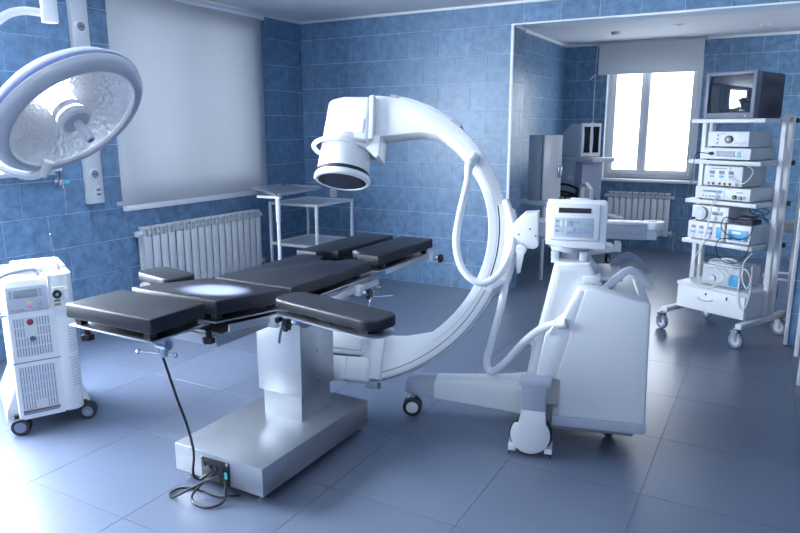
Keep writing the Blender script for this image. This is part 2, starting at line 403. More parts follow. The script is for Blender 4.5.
# ------------------------------------------------------------------ roller blinds
t = thing('roller_blind', 'large closed pale roller blind covering the window above the long radiator', 'blind', (XL, 4.455, 0.97))
b = B(); NB = 14
vs = []
me = bpy.data.meshes.new('fabric')
V = []; Fa = []
for i in range(NB+1):
    y = -0.875 + 1.77*i/NB
    for k in range(9):
        z = 0.02 + 1.655*k/8; off = 0.075 + 0.004*math.sin(i*1.1+0.4*k) + 0.003*math.sin(k*0.9+i*0.3)
        V.append((off, y, z))
for i in range(NB):
    for k in range(8):
        a = i*9+k; Fa.append((a, a+9, a+10, a+1))
me.from_pydata(V, [], Fa)
me.polygons.foreach_set('use_smooth', [True]*len(me.polygons)); me.materials.append(MATS['blind'])
fo = bpy.data.objects.new('fabric', me); COL.objects.link(fo); fo.parent = t
sm = fo.modifiers.new('thick', 'SOLIDIFY'); sm.thickness = 0.0015
b = B(); b.bb(0.05, 0.10, -0.86, 0.80, -0.025, 0.02, 0.006); b.build('bottom_bar', 'trim_white', t)
b = B(); b.cyl((0.065, -0.91, 1.693), (0.065, 0.93, 1.693), 0.022); b.build('roller', 'trim_white', t)
for y in (-0.915, 0.925):
    b = B(); b.bb(0.01, 0.09, y-0.006, y+0.006, 1.665, 1.722, 0.003); b.build('bracket', 'trim_white', t)

t = thing('roller_blind', 'short rolled-up white blind at the top of the bright bay window', 'blind', (-1.52, YBB, 2.28))
b = B(); b.bb(-0.63, 0.63, -0.075, -0.072, 0.01, 0.37); b.build('fabric', 'blind', t)
b = B(); b.bb(-0.63, 0.63, -0.085, -0.063, -0.008, 0.012, 0.003); b.build('bottom_bar', 'trim_white', t)
b = B(); b.cyl((-0.65, -0.055, 0.38), (0.65, -0.055, 0.38), 0.022); b.build('roller', 'plastic_pale', t)
for x in (-0.655, 0.655):
    b = B(); b.bb(x-0.006, x+0.006, -0.09, -0.005, 0.35, 0.41, 0.003); b.build('bracket', 'plastic_pale', t)
b = B(); b.tube([(-0.655, -0.07, 0.37), (-0.665, -0.075, 0.0), (-0.665, -0.075, -0.75)], 0.004, 6); b.build('pull_cord', 'cable_white', t)
b = B(); b.box((-0.70, -0.06, -0.03), (0.10, 0.012, 0.012), RY(-40)); b.build('cord_hook', 'trim_white', t)

# ------------------------------------------------------------------ radiators
def radiator(label, M, n, sw, h, pipe_at):
    t = thing('radiator', label, 'radiator'); t.matrix_world = M
    s_ = B(); w = sw
    s_.bb(0.006, w-0.006, -0.085, -0.078, 0.02, h-0.085, 0.003)            # front plate
    s_.bb(w/2-0.008, w/2+0.008, -0.080, -0.010, 0.02, h-0.02)             # web
    s_.bb(0.010, w-0.010, -0.010, -0.004, 0.02, h-0.05)                   # back plate
    s_.bb(0.005, w-0.005, -0.085, -0.015, h-0.026, h-0.004, 0.008)         # top hood
    s_.bb(0.006, w-0.006, -0.075, -0.015, 0.0, 0.04, 0.010)
    for k in (0.22, 0.5, 0.78): s_.bb(w*k-0.004, w*k+0.004, -0.080, -0.02, h-0.11, h-0.02)
    me = s_.mesh('section'); me.materials.append(MATS['enamel'])
    for i in range(n): inst('section', me, t, (i*sw, 0, 0))
    for z in (0.045, h-0.06):
        c = B(); c.cyl((-0.03, -0.045, z), (n*sw+0.03, -0.045, z), 0.020); c.build('header_pipe', 'enamel', t)
        for x in (-0.03, n*sw+0.03):
            k_ = B(); k_.cyl((x-0.012, -0.045, z), (x+0.012, -0.045, z), 0.026, n=8); k_.build('end_plug', 'enamel', t)
    for x in pipe_at:
        c = B(); s = -1 if x < 0 else 1
        c.tube([(x-s*0.04, -0.045, 0.045), (x, -0.045, 0.045), (x+s*0.01, -0.045, 0.03), (x+s*0.01, -0.045, -0.1), (x+s*0.01, -0.045, -M.translation.z)], 0.012, 8, smooth=3)
        c.cyl((x-s*0.01, -0.045, 0.045), (x+s*0.025, -0.045, 0.045), 0.022); c.build('supply_pipe', 'seat_tan', t)
    return t
radiator('long white sectional radiator on the tiled wall below the large closed blind', T(XL+0.03, 3.725, 0.225) @ RZ(90), 17, 0.0855, 0.58, [17*0.0855+0.07])
radiator('white sectional radiator under the bright bay window', T(-1.925, YBB-0.03, 0.20), 10, 0.079, 0.57, [10*0.079+0.06])

# ------------------------------------------------------------------ things on the left wall
t = thing('service_panel', 'tall white vertical wall trunking with round sockets beside the large blind', 'wall panel', (XL+0.006, 3.366, 1.03))
b = B(); b.bb(0, 0.05, -0.070, 0.070, 0, ZC-1.05, 0.008); b.build('trunking_body', 'plastic_white', t)
for z in (0.225, 1.30):
    b = B(); b.cyl((0.05, -0.005, z), (0.062, -0.005, z), 0.048, 0.044, 24); s_ = b.build('socket', 'plastic_bright', t)
    b = B(); b.cyl((0.0625, -0.005, z), (0.064, -0.005, z), 0.032, n=20); k = b.build('socket_well', 'shade_grey', s_)
    for dy in (-0.010, 0.010):
        b = B(); b.cyl((0.064, -0.005+dy, z), (0.066, -0.005+dy, z), 0.006, n=8); b.build('socket_hole', 'black', s_)
b = B(); b.bb(0.05, 0.055, -0.015, 0.045, 0.045, 0.135, 0.002); s_ = b.build('outlet_plate', 'plastic_bright', t)
for z in (0.07, 0.105):
    b = B(); b.bb(0.055, 0.057, 0.0, 0.035, z-0.008, z+0.010); b.build('outlet_slot', 'shade_grey', s_)

t = thing('wall_shelf', 'white narrow wall shelf behind the surgical lamp at the left edge', 'shelf', (XL+0.006, 2.84, 1.27))
b = B(); b.bb(0, 0.10, -0.20, 0.23, 0.03, 0.055, 0.004); b.build('shelf_board', 'trim_white', t)
b = B(); b.bb(0, 0.012, -0.20, 0.23, -0.002, 0.03, 0.003); b.build('wall_rail', 'trim_white', t)
b = B(); b.bb(0, 0.08, -0.19, -0.16, 0.055, 0.14, 0.004); b.build('upright', 'trim_white', t)

t = thing('gas_outlet', 'small chrome gas valve on the blue tiles beside the white trunking', 'valve', (XL+0.006, 3.085, 1.215))
b = B(); b.cyl((0, 0, 0), (0.012, 0, 0), 0.032, n=20); b.cyl((0.012, 0, 0), (0.05, 0, 0), 0.018); b.build('valve_body', 'steel_bright', t)
b = B(); b.cyl((0.045, 0.01, -0.02), (0.045, 0.025, -0.065), 0.012, 0.008); b.build('nozzle', 'steel_bright', t)
b = B(); b.cyl((0.05, 0.03, 0.0), (0.07, 0.05, 0.0), 0.014); b.build('valve_knob', 'device_blue', t)
b = B(); b.tube([(0.03, -0.0, 0.02), (0.035, 0.0, 0.07), (0.03, -0.03, 0.11), (0.02, -0.08, 0.115)], 0.006, 6); b.build('valve_cable', 'cable_black', t)

t = thing('wall_socket', 'small white double socket low on the blue tiles of the back wall', 'socket', (-4.216, YB-0.006, 0.90))
b = B(); b.bb(-0.045, 0.045, -0.012, 0, -0.045, 0.045, 0.004); b.build('socket_plate', 'plastic_bright', t)
for x in (-0.016, 0.016):
    for z in (-0.012, 0.012):
        b = B(); b.cyl((x, -0.012, z), (x, -0.014, z), 0.006, n=8); b.build('socket_hole', 'black', t)

# ------------------------------------------------------------------ surgical lamp
LN = Vector((0.6895, 0.0773, -0.7201)).normalized(); LC = Vector((-2.0516, 1.4594, 1.6307)) - LN*0.025
t = thing('surgical_lamp', 'large round ceiling-hung surgical lamp with a faceted mirror bowl', 'lamp', tuple(LC))
LM = align(LN)          # local z = towards the lit side
RLmp = 0.264
b = B(); b.lathe([(0.0, -0.115), (0.12, -0.11), (0.20, -0.085), (RLmp-0.02, -0.050), (RLmp, -0.022), (RLmp, 0.004), (RLmp-0.006, 0.008), (RLmp-0.01, 0.0), (0.20, -0.07), (0.0, -0.095)], LM, 64); b.build('lamp_shell', 'plastic_bright', t)
b = B(); b.lathe([(RLmp+0.001, -0.014), (RLmp+0.003, -0.012), (RLmp+0.003, -0.004), (RLmp+0.001, -0.002)], LM, 64); b.build('seal_band', 'lamp_band', t)
b = B(); b.lathe([(RLmp, 0.000), (RLmp-0.002, 0.016), (RLmp-0.012, 0.028), (RLmp-0.035, 0.036), (0.219, 0.034), (0.214, 0.026), (0.217, 0.004), (RLmp-0.01, 0.0)], LM, 64, closed=True); b.build('lamp_rim', 'lamp_shell', t)
b = B(); b.lathe([(0.215, 0.020), (0.20, -0.012), (0.16, -0.045), (0.11, -0.066), (0.05, -0.078), (0.0, -0.080)], LM, 64); b.build('mirror_bowl', 'lamp_mirror', t)
b = B(); b.lathe([(0.216, 0.022), (0.216, 0.024), (0.045, 0.030), (0.045, 0.028)], LM, 64, closed=True); b.build('front_glass', 'lamp_glass', t)
b = B(); b.lathe([(0.0, -0.075), (0.046, -0.075), (0.048, 0.010), (0.0, 0.010)], LM, 32); hub = b.build('bulb_housing', 'lamp_bulb', t)
b = B(); b.lathe([(0.0485, -0.02), (0.052, -0.015), (0.052, 0.0), (0.0485, 0.004)], LM, 32); b.build('housing_ring', 'plastic_pale', hub)
b = B(); b.lathe([(0.0, 0.008), (0.050, 0.010), (0.054, 0.018), (0.054, 0.034), (0.046, 0.040), (0.0, 0.040)], LM, 32); b.build('housing_collar', 'plastic_bright', hub)
b = B(); b.lathe([(0.045, 0.0402), (0.044, 0.0415), (0.0, 0.0415)], LM, 24); b.build('housing_cap', 'lamp_shell', hub)
b = B(); b.lathe([(0.0, 0.04), (0.015, 0.04), (0.0165, 0.06), (0.0165, 0.116), (0.013, 0.121), (0.0, 0.121)], LM, 16); h_ = b.build('handle', 'plastic_pale', t)
b = B(); b.lathe([(0.0, 0.1213), (0.009, 0.1213), (0.009, 0.1218), (0.0, 0.1218)], LM, 12); b.build('handle_hole', 'shade_grey', h_)
yk = [(-2.300, 1.562, 1.998), (-2.375, 1.521, 2.005), (-2.434, 1.481, 1.977), (-2.516, 1.411, 1.871), (-2.510, 1.33, 1.713), (-2.43, 1.30, 1.562), (-2.33, 1.355, 1.475), (-2.25, 1.40, 1.440), (-2.195, 1.43, 1.452)]
b = B(); b.tube([Vector(p)-LC for p in yk], 0.0145, 10, smooth=4); b.build('yoke', 'plastic_bright', t)
b = B(); p0 = Vector((-2.20, 1.425, 1.44))-LC; p1 = Vector((-2.175, 1.435, 1.49))-LC; b.cyl(tuple(p0), tuple(p1), 0.014, 0.018); b.build('yoke_pivot', 'plastic_bright', t)
b = B(); px, py = -2.287-LC.x, 1.572-LC.y; b.cyl((px, py, 1.965-LC.z), (px, py, 2.06-LC.z), 0.027, n=20, bev=0.003); b.build('swivel_joint', 'plastic_bright', t)
b = B(); b.cyl((px, py, 2.06-LC.z), (px, py, ZC-LC.z), 0.022, n=16); b.build('drop_tube', 'plastic_bright', t)

# ------------------------------------------------------------------ castor helper
def castor(parent, p, r, w, ang=0, twin=False, tyre='rubber', hub='wheel_grey', fork='steel_dark', ftop=None, name='castor'):
    """wheel axis turned by ang (0 = axis along local y); p = floor contact"""
    x, y, z = p; Mx = T(x, y, z) @ RZ(ang)
    off = [-w*0.75, w*0.75] if twin else [0]
    f = B(Mx); ft = ftop if ftop else 2*r+0.03
    f.cyl((-r*0.35, 0, 2*r+0.005), (-r*0.35, 0, ft), 0.014)
    if twin: f.bb(-r*0.6, r*0.25, -w*0.2, w*0.2, r*0.8, 2*r+0.008, 0.004)
    else:
        f.bb(-r*0.65, r*0.3, -w*0.5-0.012, w*0.5+0.012, 2*r+0.003, 2*r+0.010, 0.002)
        for s in (-1, 1): f.prism([(-r*0.6, 2*r+0.004), (r*0.25, 2*r+0.004), (r*0.12, r*0.85), (-r*0.12, r*0.85)], s*(w*0.5+0.004), s*(w*0.5+0.010), UZ)
    root = f.build(name, fork, parent)
    for o_ in off:
        tb = B(Mx @ T(0, o_, r) @ RX(90)); rr = r
        tb.lathe([(rr*0.64, -w/2), (rr*0.93, -w/2), (rr, -w*0.25), (rr, w*0.25), (rr*0.93, w/2), (rr*0.64, w/2)], None, 28, closed=True); tb.build('tyre', tyre, root)
        hb = B(Mx @ T(0, o_, r) @ RX(90)); hb.lathe([(0, -w*0.42), (rr*0.3, -w*0.42), (rr*0.32, -w*0.30), (rr*0.64, -w*0.40), (rr*0.64, w*0.40), (rr*0.32, w*0.30), (rr*0.3, w*0.42), (0, w*0.42)], None, 24); hb.build('wheel_hub', hub, root)
    return root

# ------------------------------------------------------------------ operating table
XT = -2.072
OT = thing('operating_table', 'steel operating table with black segmented pads on a heavy base', 'operating table', (XT, 2.42, 0))
P_ = lambda x, y, z: (x-XT, y-2.42, z)
def ob(b_, x0, x1, y0, y1, z0, z1, bev=0.0, seg=2): return b_.bb(x0-XT, x1-XT, y0-2.42, y1-2.42, z0, z1, bev, seg)
b = B(); ob(b, -2.300, -1.778, 1.985, 2.835, 0.048, 0.180, 0.004); base = b.build('base', 'steel', OT)
b = B(); ob(b, -2.28, -1.82, 2.01, 2.83, 0.03, 0.048); b.build('base_skirt', 'black', base)
for (x, y) in ((-2.26, 2.05), (-1.84, 2.05), (-2.26, 2.80), (-1.83, 2.82)):
    b = B(); b.cyl(P_(x, y, 0), P_(x, y, 0.012), 0.022, n=16); b.cyl(P_(x, y, 0.012), P_(x, y, 0.032), 0.010); b.build('levelling_foot', 'steel_bright', OT)
b = B(); ob(b, -2.150, -1.915, 2.445, 2.685, 0.18, 0.72); b.build('column_inner', 'steel', OT)
b = B(); ob(b, -2.170, -1.898, 2.428, 2.702, 0.315, 0.735, 0.003); cu = b.build('column_sleeve', 'steel', OT)
b = B()
for (x, z) in ((-1.8975, 0.52), (-1.8975, 0.36)): b.cyl(P_(x, 2.56, z), P_(x+0.002, 2.56, z), 0.005, n=8)
b.build('screw', 'steel_dark', cu)
# socket panel on the front of the base
b = B(); ob(b, -2.13, -1.965, 1.979, 1.986, 0.050, 0.160, 0.002); sp_ = b.build('socket_panel', 'black', OT)
for (x, z) in ((-2.11, 0.125), (-2.075, 0.118), (-2.04, 0.122), (-2.005, 0.115), (-2.06, 0.08), (-2.02, 0.078)):
    b = B(); b.cyl(P_(x, 1.972, z), P_(x, 1.980, z), 0.011, n=12); b.build('connector', 'rubber', sp_)
for (x, z) in ((-2.124, 0.152), (-1.972, 0.154)):
    b = B(); b.cyl(P_(x, 1.974, z), P_(x, 1.980, z), 0.007, n=10); b.build('panel_screw', 'steel_bright', sp_)
b = B(); ob(b, -1.987, -1.973, 1.975, 1.980, 0.085, 0.115); b.build('indicator', 'teal', sp_)

# head block and longitudinal frame
b = B(); ob(b, -2.235, -1.86, 2.33, 2.80, 0.735, 0.80, 0.004); b.build('head_block', 'steel', OT)
b = B(); b.prism([(2.34-2.42, 0.735), (2.79-2.42, 0.735), (2.72-2.42, 0.66), (2.46-2.42, 0.66)], -1.915-XT, -1.89-XT, YZ); b.build('head_gusset', 'steel_dark', OT)

def plate_and_pad(name, x0, x1, y0, y1, z0, z1, th=0.058, cut=None, bev=0.008, tilt_plate=True):
    """pad whose top runs from z0 at y0 to z1 at y1, with standoff blocks and a steel plate below"""
    yc, zc = (y0+y1)/2, (z0+z1)/2; ang = math.degrees(math.atan2(z1-z0, y1-y0)); ln = math.hypot(y1-y0, z1-z0)
    Mx = T(*P_((x0+x1)/2, yc, zc)) @ RX(ang); w = x1-x0
    b_ = B(Mx)
    if cut: b_.prism([(x_, y_) for x_, y_ in cut], -th, 0, None, bev, 3)
    else: b_.box((0, 0, -th/2), (w, ln, th), None, bev, 3)
    pad = b_.build(name, 'vinyl', OT)
    p = B(Mx); p.box((0, 0, -th-0.030), (w*0.97, ln*0.97, 0.008), None, 0.003); pl = p.build('support_plate', 'steel', OT)
    for sx in (-1, 1):
        for sy in (-1, 1):
            k = B(Mx); k.box((sx*w*0.40, sy*ln*0.38, -th-0.013), (0.03, 0.03, 0.027)); k.build('pad_spacer', 'black', pl)
    return pad, Mx, w, ln
plate_and_pad('foot_pad', -2.312, -1.842, 1.528, 1.786, 0.950, 0.950)
plate_and_pad('back_pad', -2.315, -1.832, 1.835, 2.265, 0.947, 0.902)
w_, l_ = 0.462, 0.685
plate_and_pad('seat_pad', -2.303, -1.841, 2.305, 2.990, 0.900, 0.902, cut=[(-w_/2, -l_/2), (w_/2, -l_/2), (w_/2, l_/2)] + [(0.085*math.cos(R(a)), l_/2-0.10*math.sin(R(a))*1.0) for a in range(0, 181, 20)][0:10] + [(-w_/2, l_/2)])
def legpad(x0, x1, y0, y1, z, sgn):
    w = x1-x0; l = y1-y0; r = 0.09
    arc = [(sgn*(-w/2) + sgn*r*math.sin(R(a)), -l/2 + r*math.cos(R(a))) for a in range(0, 91, 15)]
    if sgn > 0: poly = arc + [(w/2, -l/2), (w/2, l/2), (-w/2, l/2)]
    else: poly = [(-w/2, -l/2)] + list(reversed(arc)) + [(w/2, l/2), (-w/2, l/2)]
    plate_and_pad('leg_pad', x0, x1, y0, y1, z, z, cut=poly)
legpad(-2.365, -2.138, 3.02, 3.745, 0.912, -1)
legpad(-2.075, -1.850, 3.075, 3.745, 0.912, 1)
# side rails with clamps
def rail(x, y0, y1, z0, z1):
    dy, dz = y1-y0, z1-z0; ang = math.degrees(math.atan2(dz, dy))
    b_ = B(T(*P_(x, (y0+y1)/2, (z0+z1)/2)) @ RX(ang)); b_.box((0, 0, 0), (0.010, math.hypot(dy, dz), 0.030), None, 0.002); r_ = b_.build('side_rail', 'alu', OT)
    s = 1 if x > XT else -1
    for k in (-0.36, 0.36):
        q = B(T(*P_(x, (y0+y1)/2, (z0+z1)/2)) @ RX(ang)); q.box((-s*0.018, k*math.hypot(dy, dz), 0), (0.028, 0.022, 0.018)); q.build('rail_spacer', 'steel', r_)
for x in (-2.345, -1.800):
    rail(x, 1.86, 2.27, 0.835, 0.795); rail(x, 2.32, 2.99, 0.792, 0.794)
rail(-1.838, 3.14, 3.71, 0.815, 0.815); rail(-2.405, 3.20, 3.76, 0.800, 0.800)
b = B(); ob(b, -2.32, -1.825, 1.85, 2.28, 0.800, 0.812); b.build('frame_deck', 'steel', OT)
b = B(); ob(b, -2.29, -1.85, 1.84, 2.36, 0.755, 0.800, 0.004); b.build('frame_beam', 'steel', OT)
b = B(); ob(b, -2.25, -1.90, 2.80, 3.10, 0.765, 0.800, 0.004); b.build('frame_beam', 'steel', OT)
for x in (-2.25, -1.96):
    b = B(); ob(b, x-0.03, x+0.03, 3.0, 3.70, 0.790, 0.815, 0.003); b.build('leg_bar', 'steel', OT)
b = B(); ob(b, -2.25, -1.90, 1.72, 1.86, 0.835, 0.858, 0.004); b.build('foot_hinge', 'steel', OT)
def clamp(x, y, z, s, knob_out=0.05):
    b_ = B(T(*P_(x, y, z))); b_.bb(-0.018, 0.022, -0.022, 0.022, -0.026, 0.026, 0.004) if s > 0 else b_.bb(-0.022, 0.018, -0.022, 0.022, -0.026, 0.026, 0.004)
    c_ = b_.build('rail_clamp', 'plastic_bright', OT)
    k_ = B(T(*P_(x+s*0.022, y+0.010, z-0.012))); k_.cyl((0, 0, 0), (s*0.02, 0.005, -0.004), 0.010); k_.build('clamp_stem', 'steel_bright', c_)
    k_ = B(T(*P_(x+s*0.042, y+0.014, z-0.016)) @ RY(90*s))
    n = 6; k_.prism([((0.028 if i % 2 else 0.019)*math.cos(2*pi*i/12), (0.028 if i % 2 else 0.019)*math.sin(2*pi*i/12)) for i in range(12)], 0, 0.026, None, 0.004, 1); k_.build('clamp_knob', 'black', c_)
clamp(-1.790, 2.12, 0.800, 1); clamp(-1.790, 2.78, 0.792, 1); clamp(-1.828, 3.69, 0.815, 1)
# clamp under the foot plate with its toggle bar, two locking knobs
b = B(); b.cyl(P_(-1.87, 1.60, 0.858), P_(-1.87, 1.60, 0.79), 0.016); b.cyl(P_(-1.895, 1.60, 0.835), P_(-1.845, 1.60, 0.835), 0.020); tg = b.build('toggle_clamp', 'steel_bright', OT)
b = B(); b.cyl(P_(-1.97, 1.57, 0.800), P_(-1.83, 1.615, 0.795), 0.005, n=8); b.build('toggle_bar', 'steel_bright', tg)
for p in ((-1.97, 1.57, 0.800), (-1.83, 1.615, 0.795)):
    b = B(); b.lathe([(0, -0.010), (0.007, -0.007), (0.010, 0), (0.007, 0.007), (0, 0.010)], T(*P_(*p)), 12); b.build('bar_end', 'steel_bright', tg)
for (x, y, z) in ((-2.24, 1.56, 0.835), (-1.88, 1.83, 0.800)):
    b = B(); b.cyl(P_(x, y, z-0.02), P_(x, y, z+0.025), 0.012)
    b.prism([((0.026 if i % 2 else 0.019)*math.cos(2*pi*i/12)+x-XT, (0.026 if i % 2 else 0.019)*math.sin(2*pi*i/12)+y-2.42) for i in range(12)], z-0.028, z-0.006); b.build('locking_knob', 'black', OT)
# leg section lock below the far end
b = B(); b.cyl(P_(-1.86, 3.02, 0.80), P_(-1.86, 3.02, 0.73), 0.022); b.cyl(P_(-1.93, 3.02, 0.755), P_(-1.80, 3.02, 0.745), 0.014); lk = b.build('leg_lock', 'steel_bright', OT)
b = B(); b.cyl(P_(-1.84, 3.0, 0.74), P_(-1.855, 2.98, 0.63), 0.012, 0.005); b.build('lock_lever', 'steel_bright', lk)
b = B(); b.cyl(P_(-1.84, 3.0, 0.70), P_(-1.75, 3.06, 0.705), 0.005, 0.004); b.build('lock_pin', 'steel_bright', lk)
# arm boards
def armboard(cx, cy, z, rz, L_, Wd, lever):
    Mx = T(*P_(cx, cy, z)) @ RZ(rz); h = Wd/2
    def stad(L, h, n=8):
        r = h*0.72; p = []
        for (sx, sy, a0) in ((1, 1, 0), (-1, 1, 90), (-1, -1, 180), (1, -1, 270)):
            for k in range(n+1):
                a = R(a0+90*k/n); p.append((sx*(L/2-r)+r*math.cos(a), sy*(h-r)+r*math.sin(a)))
        return p
    arm = B(Mx); arm.prism(stad(L_, h), -0.042, 0, None, 0.009, 3); root = arm.build('arm_board', 'vinyl', OT)
    p = B(Mx); p.prism(stad(L_*0.99, h*0.97), -0.070, -0.063); p.build('arm_plate', 'alu', root)
    for k in (-0.35, 0.0, 0.35):
        q = B(Mx); q.box((k*L_, 0, -0.053), (0.05, Wd*0.5, 0.022)); q.build('arm_spacer', 'black', root)
    if lever:
        q = B(Mx); q.box((-L_*0.40, 0, -0.095), (0.07, 0.05, 0.03), None, 0.004); q.build('arm_clamp', 'steel_bright', root)
        q = B(Mx); q.tube([(-L_*0.42, -0.05, -0.09), (-L_*0.36, -0.10, -0.14), (-L_*0.33, -0.12, -0.165)], 0.005, 6, smooth=0); q.build('arm_lever', 'steel_dark', root)
        for k in (-0.45, -0.36):
            q = B(Mx); q.cyl((k*L_, -0.05, -0.095), (k*L_, -0.075, -0.095), 0.012); q.build('arm_knob', 'black', root)
armboard(-1.452, 2.070, 0.925, -11.5, 0.57, 0.165, True)
armboard(-2.475, 2.165, 0.930, -11.5, 0.30, 0.165, False)

# mains cable of the table
b = B()
b.tube([(-2.005, 1.66, 0.85), (-2.00, 1.70, 0.74), (-1.985, 1.74, 0.56), (-2.00, 1.80, 0.40), (-2.085, 1.90, 0.22), (-2.125, 1.925, 0.10), (-2.12, 1.95, 0.06), (-2.085, 1.967, 0.085)], 0.0055, 8)
tag(b.build('control_cable', 'cable_black'), 'thin black cable hanging from the table foot plate to the base socket', 'cable')
b = B()
b.tube([(-2.04, 1.965, 0.10), (-2.07, 1.93, 0.07), (-2.10, 1.89, 0.02), (-2.06, 1.86, 0.008), (-1.98, 1.865, 0.008), (-1.945, 1.92, 0.02), (-1.965, 1.955, 0.085), (-2.01, 1.945, 0.10), (-2.09, 1.90, 0.06), (-2.17, 1.845, 0.012), (-2.215, 1.87, 0.008), (-2.20, 1.925, 0.008), (-2.12, 1.955, 0.008), (-2.02, 1.95, 0.008), (-1.95, 1.963, 0.02), (-1.93, 2.0, 0.010)], 0.0055, 8)
tag(b.build('mains_cable', 'cable_black'), 'looped black mains cable lying on the floor at the table base', 'cable')

# ------------------------------------------------------------------ white wheeled unit at the left
GE = thing('laser_unit', 'white wheeled surgical laser unit with slotted front and small display', 'medical unit', (-3.31, 2.065, 0), math.degrees(math.atan2(0.316, 0.156)))
# local x = along the front (picture right), local -y = out of the front
b = B()
prof = [(-0.03, 0.085), (-0.03, 0.665), (0.005, 0.800), (0.03, 0.825), (0.12, 0.835), (0.44, 0.845), (0.47, 0.82), (0.47, 0.085)]     # (y, z)
b.prism(prof, -0.170, 0.055, YZ, 0.010, 2)
gb = b.build('housing', 'plastic_bright', GE)
b = B()
tower = [(0.030, 0.44), (0.030, -0.028)] + [(0.088 + 0.060*math.sin(R(a)), 0.010 - 0.050*math.cos(R(a))) for a in range(-60, 91, 15)] + [(0.148, 0.44)]
b.prism(tower, 0.09, 0.848, None, 0.012, 3); tw = b.build('tower', 'plastic_bright', GE)
b = B(); b.bb(-0.10, 0.148, 0.14, 0.44, 0.835, 0.865, 0.012, 3); b.build('top_cover', 'plastic_bright', GE)
b = B(); b.prism([(-0.225, 0.075), (0.185, 0.075), (0.185, 0.115), (0.150, 0.170), (-0.170, 0.260), (-0.225, 0.130)], -0.47, -0.025, UZ, 0.012, 2); b.build('undercarriage', 'plastic_bright', GE)
b = B(); b.bb(-0.1715, 0.056, -0.0335, 0.44, 0.396, 0.402); b.build('seam', 'vent', GE)
# slotted grilles
sl = B(); sl.bb(-0.002, 0.002, -0.002, 0.0005, -0.018, 0.018); slot = sl.mesh('slot'); slot.materials.append(MATS['vent'])
sl = B(); sl.bb(-0.0022, 0.0022, -0.002, 0.0005, -0.022, 0.022); slot_l = sl.mesh('slot'); slot_l.materials.append(MATS['vent'])
for zone in (0, 1):
    g = B(); z0, z1 = ((0.43, 0.64), (0.135, 0.375))[zone]; g.bb(-0.152, 0.022, -0.0325, -0.0300, z0, z1, 0.001, 1); gr = g.build('grille', 'plastic_white', GE)
    rows = 4 if zone == 0 else 5
    for r_ in range(rows):
        for c_ in range(13):
            x = -0.143 + c_*0.0130; z = z0 + (r_+0.5)*(z1-z0)/rows
            if zone == 0 and 4 <= c_ <= 7 and r_ in (3, 2): continue
            if zone == 1 and c_ in (5, 6, 7, 8) and r_ == 0: continue
            inst('slot', slot_l, gr, (x, -0.0328, z))
sd = B()
for zone, (za, zb_, k) in enumerate(((0.425, 0.56, 10), (0.23, 0.385, 11))):
    for i in range(k):
        z = za + (zb_-za)*i/(k-1)
        pts = [(0.088 + 0.0605*math.sin(R(a)), 0.010 - 0.0505*math.cos(R(a)), z) for a in range(10, 91, 20)] + [(0.1485, 0.05, z), (0.1485, 0.12, z)]
        q = B(); q.tube(pts, 0.0014, 6, smooth=0); q.build('louvre', 'vent', tw)
# control panel on the sloping face
Pc = Vector((-0.072, -0.0125, 0.7325)); slope = math.degrees(math.atan2(0.135, 0.035)); PM = T(*Pc) @ RX(slope-90) @ RX(90)
b = B(PM); b.box((0, 0, 0.002), (0.190, 0.132, 0.008), None, 0.003); cp = b.build('control_panel', 'cap_grey', GE)
b = B(PM); b.box((-0.004, 0.028, 0.0070), (0.110, 0.042, 0.003), None, 0.001); b.build('display', 'lcd', cp)
for sx in (-1, 1):
    for k in range(4):
        b = B(PM); b.box((sx*0.069-0.004, 0.012+k*0.011, 0.0072), (0.013, 0.0075, 0.003)); b.build('key', 'vent', cp)
for (x, y, m_) in ((0.008, -0.020, 'yellow'), (0.008, -0.040, 'pink')):
    b = B(PM); b.box((x, y, 0.0072), (0.018, 0.016, 0.003), None, 0.002); b.build('key', m_, cp)
for (x, y) in ((0.055, -0.022), (0.055, -0.046)):
    b = B(PM); b.torus(T(x, y, 0.0066), 0.011, 0.0012, 16, 5); b.build('round_key', 'ink', cp)
b = B(PM)
b.bb(-0.082, -0.048, -0.0545, -0.0505, 0.006, 0.0068); b.bb(-0.044, -0.020, -0.0545, -0.0505, 0.006, 0.0068); b.build('lettering', 'ink', cp)
b = B(); b.cyl((-0.072, -0.0325, 0.615), (-0.072, -0.048, 0.615), 0.016, n=20, bev=0.003); b.build('stop_button', 'red', GE)
b = B(); b.cyl((-0.068, -0.0325, 0.525), (-0.068, -0.046, 0.525), 0.013, n=16, bev=0.002); b.build('fibre_port', 'steel_dark', GE)
b = B(); b.bb(0.046, 0.122, -0.052, -0.036, 0.640, 0.785, 0.004); kp = b.build('key_plate', 'plastic_bright', GE)
b = B(); b.cyl((0.064, -0.052, 0.748), (0.064, -0.066, 0.748), 0.022, n=20); ks = b.build('key_switch', 'black', GE)
b = B(); b.cyl((0.064, -0.0665, 0.748), (0.064, -0.068, 0.748), 0.009, n=12); b.build('key_slot', 'steel_bright', ks)
for z in (0.712, 0.692):
    b = B(); b.bb(0.048, 0.078, -0.0535, -0.052, z-0.007, z+0.007); b.build('sticker', 'amber', kp)
b = B(); b.bb(0.100, 0.118, -0.066, -0.052, 0.725, 0.775, 0.004); b.build('latch', 'plastic_bright', kp)
b = B(); b.prism([(-0.150, 0.112), (0.014, 0.112), (0.026, 0.122), (0.026, 0.128), (-0.150, 0.128)], 0.030, 0.037, UZ); gr_ = b.build('lower_strip', 'shade_grey', GE)
b = B(); b.bb(-0.150, 0.026, -0.0385, -0.030, 0.128, 0.131); b.build('strip_line', 'red', gr_)
b = B(); b.tube([(-0.20, 0.10, 0.800), (-0.17, 0.055, 0.852), (-0.08, 0.045, 0.872), (-0.02, 0.06, 0.868), (0.0, 0.08, 0.835)], 0.011, 10); b.build('push_handle', 'plastic_grey', GE)
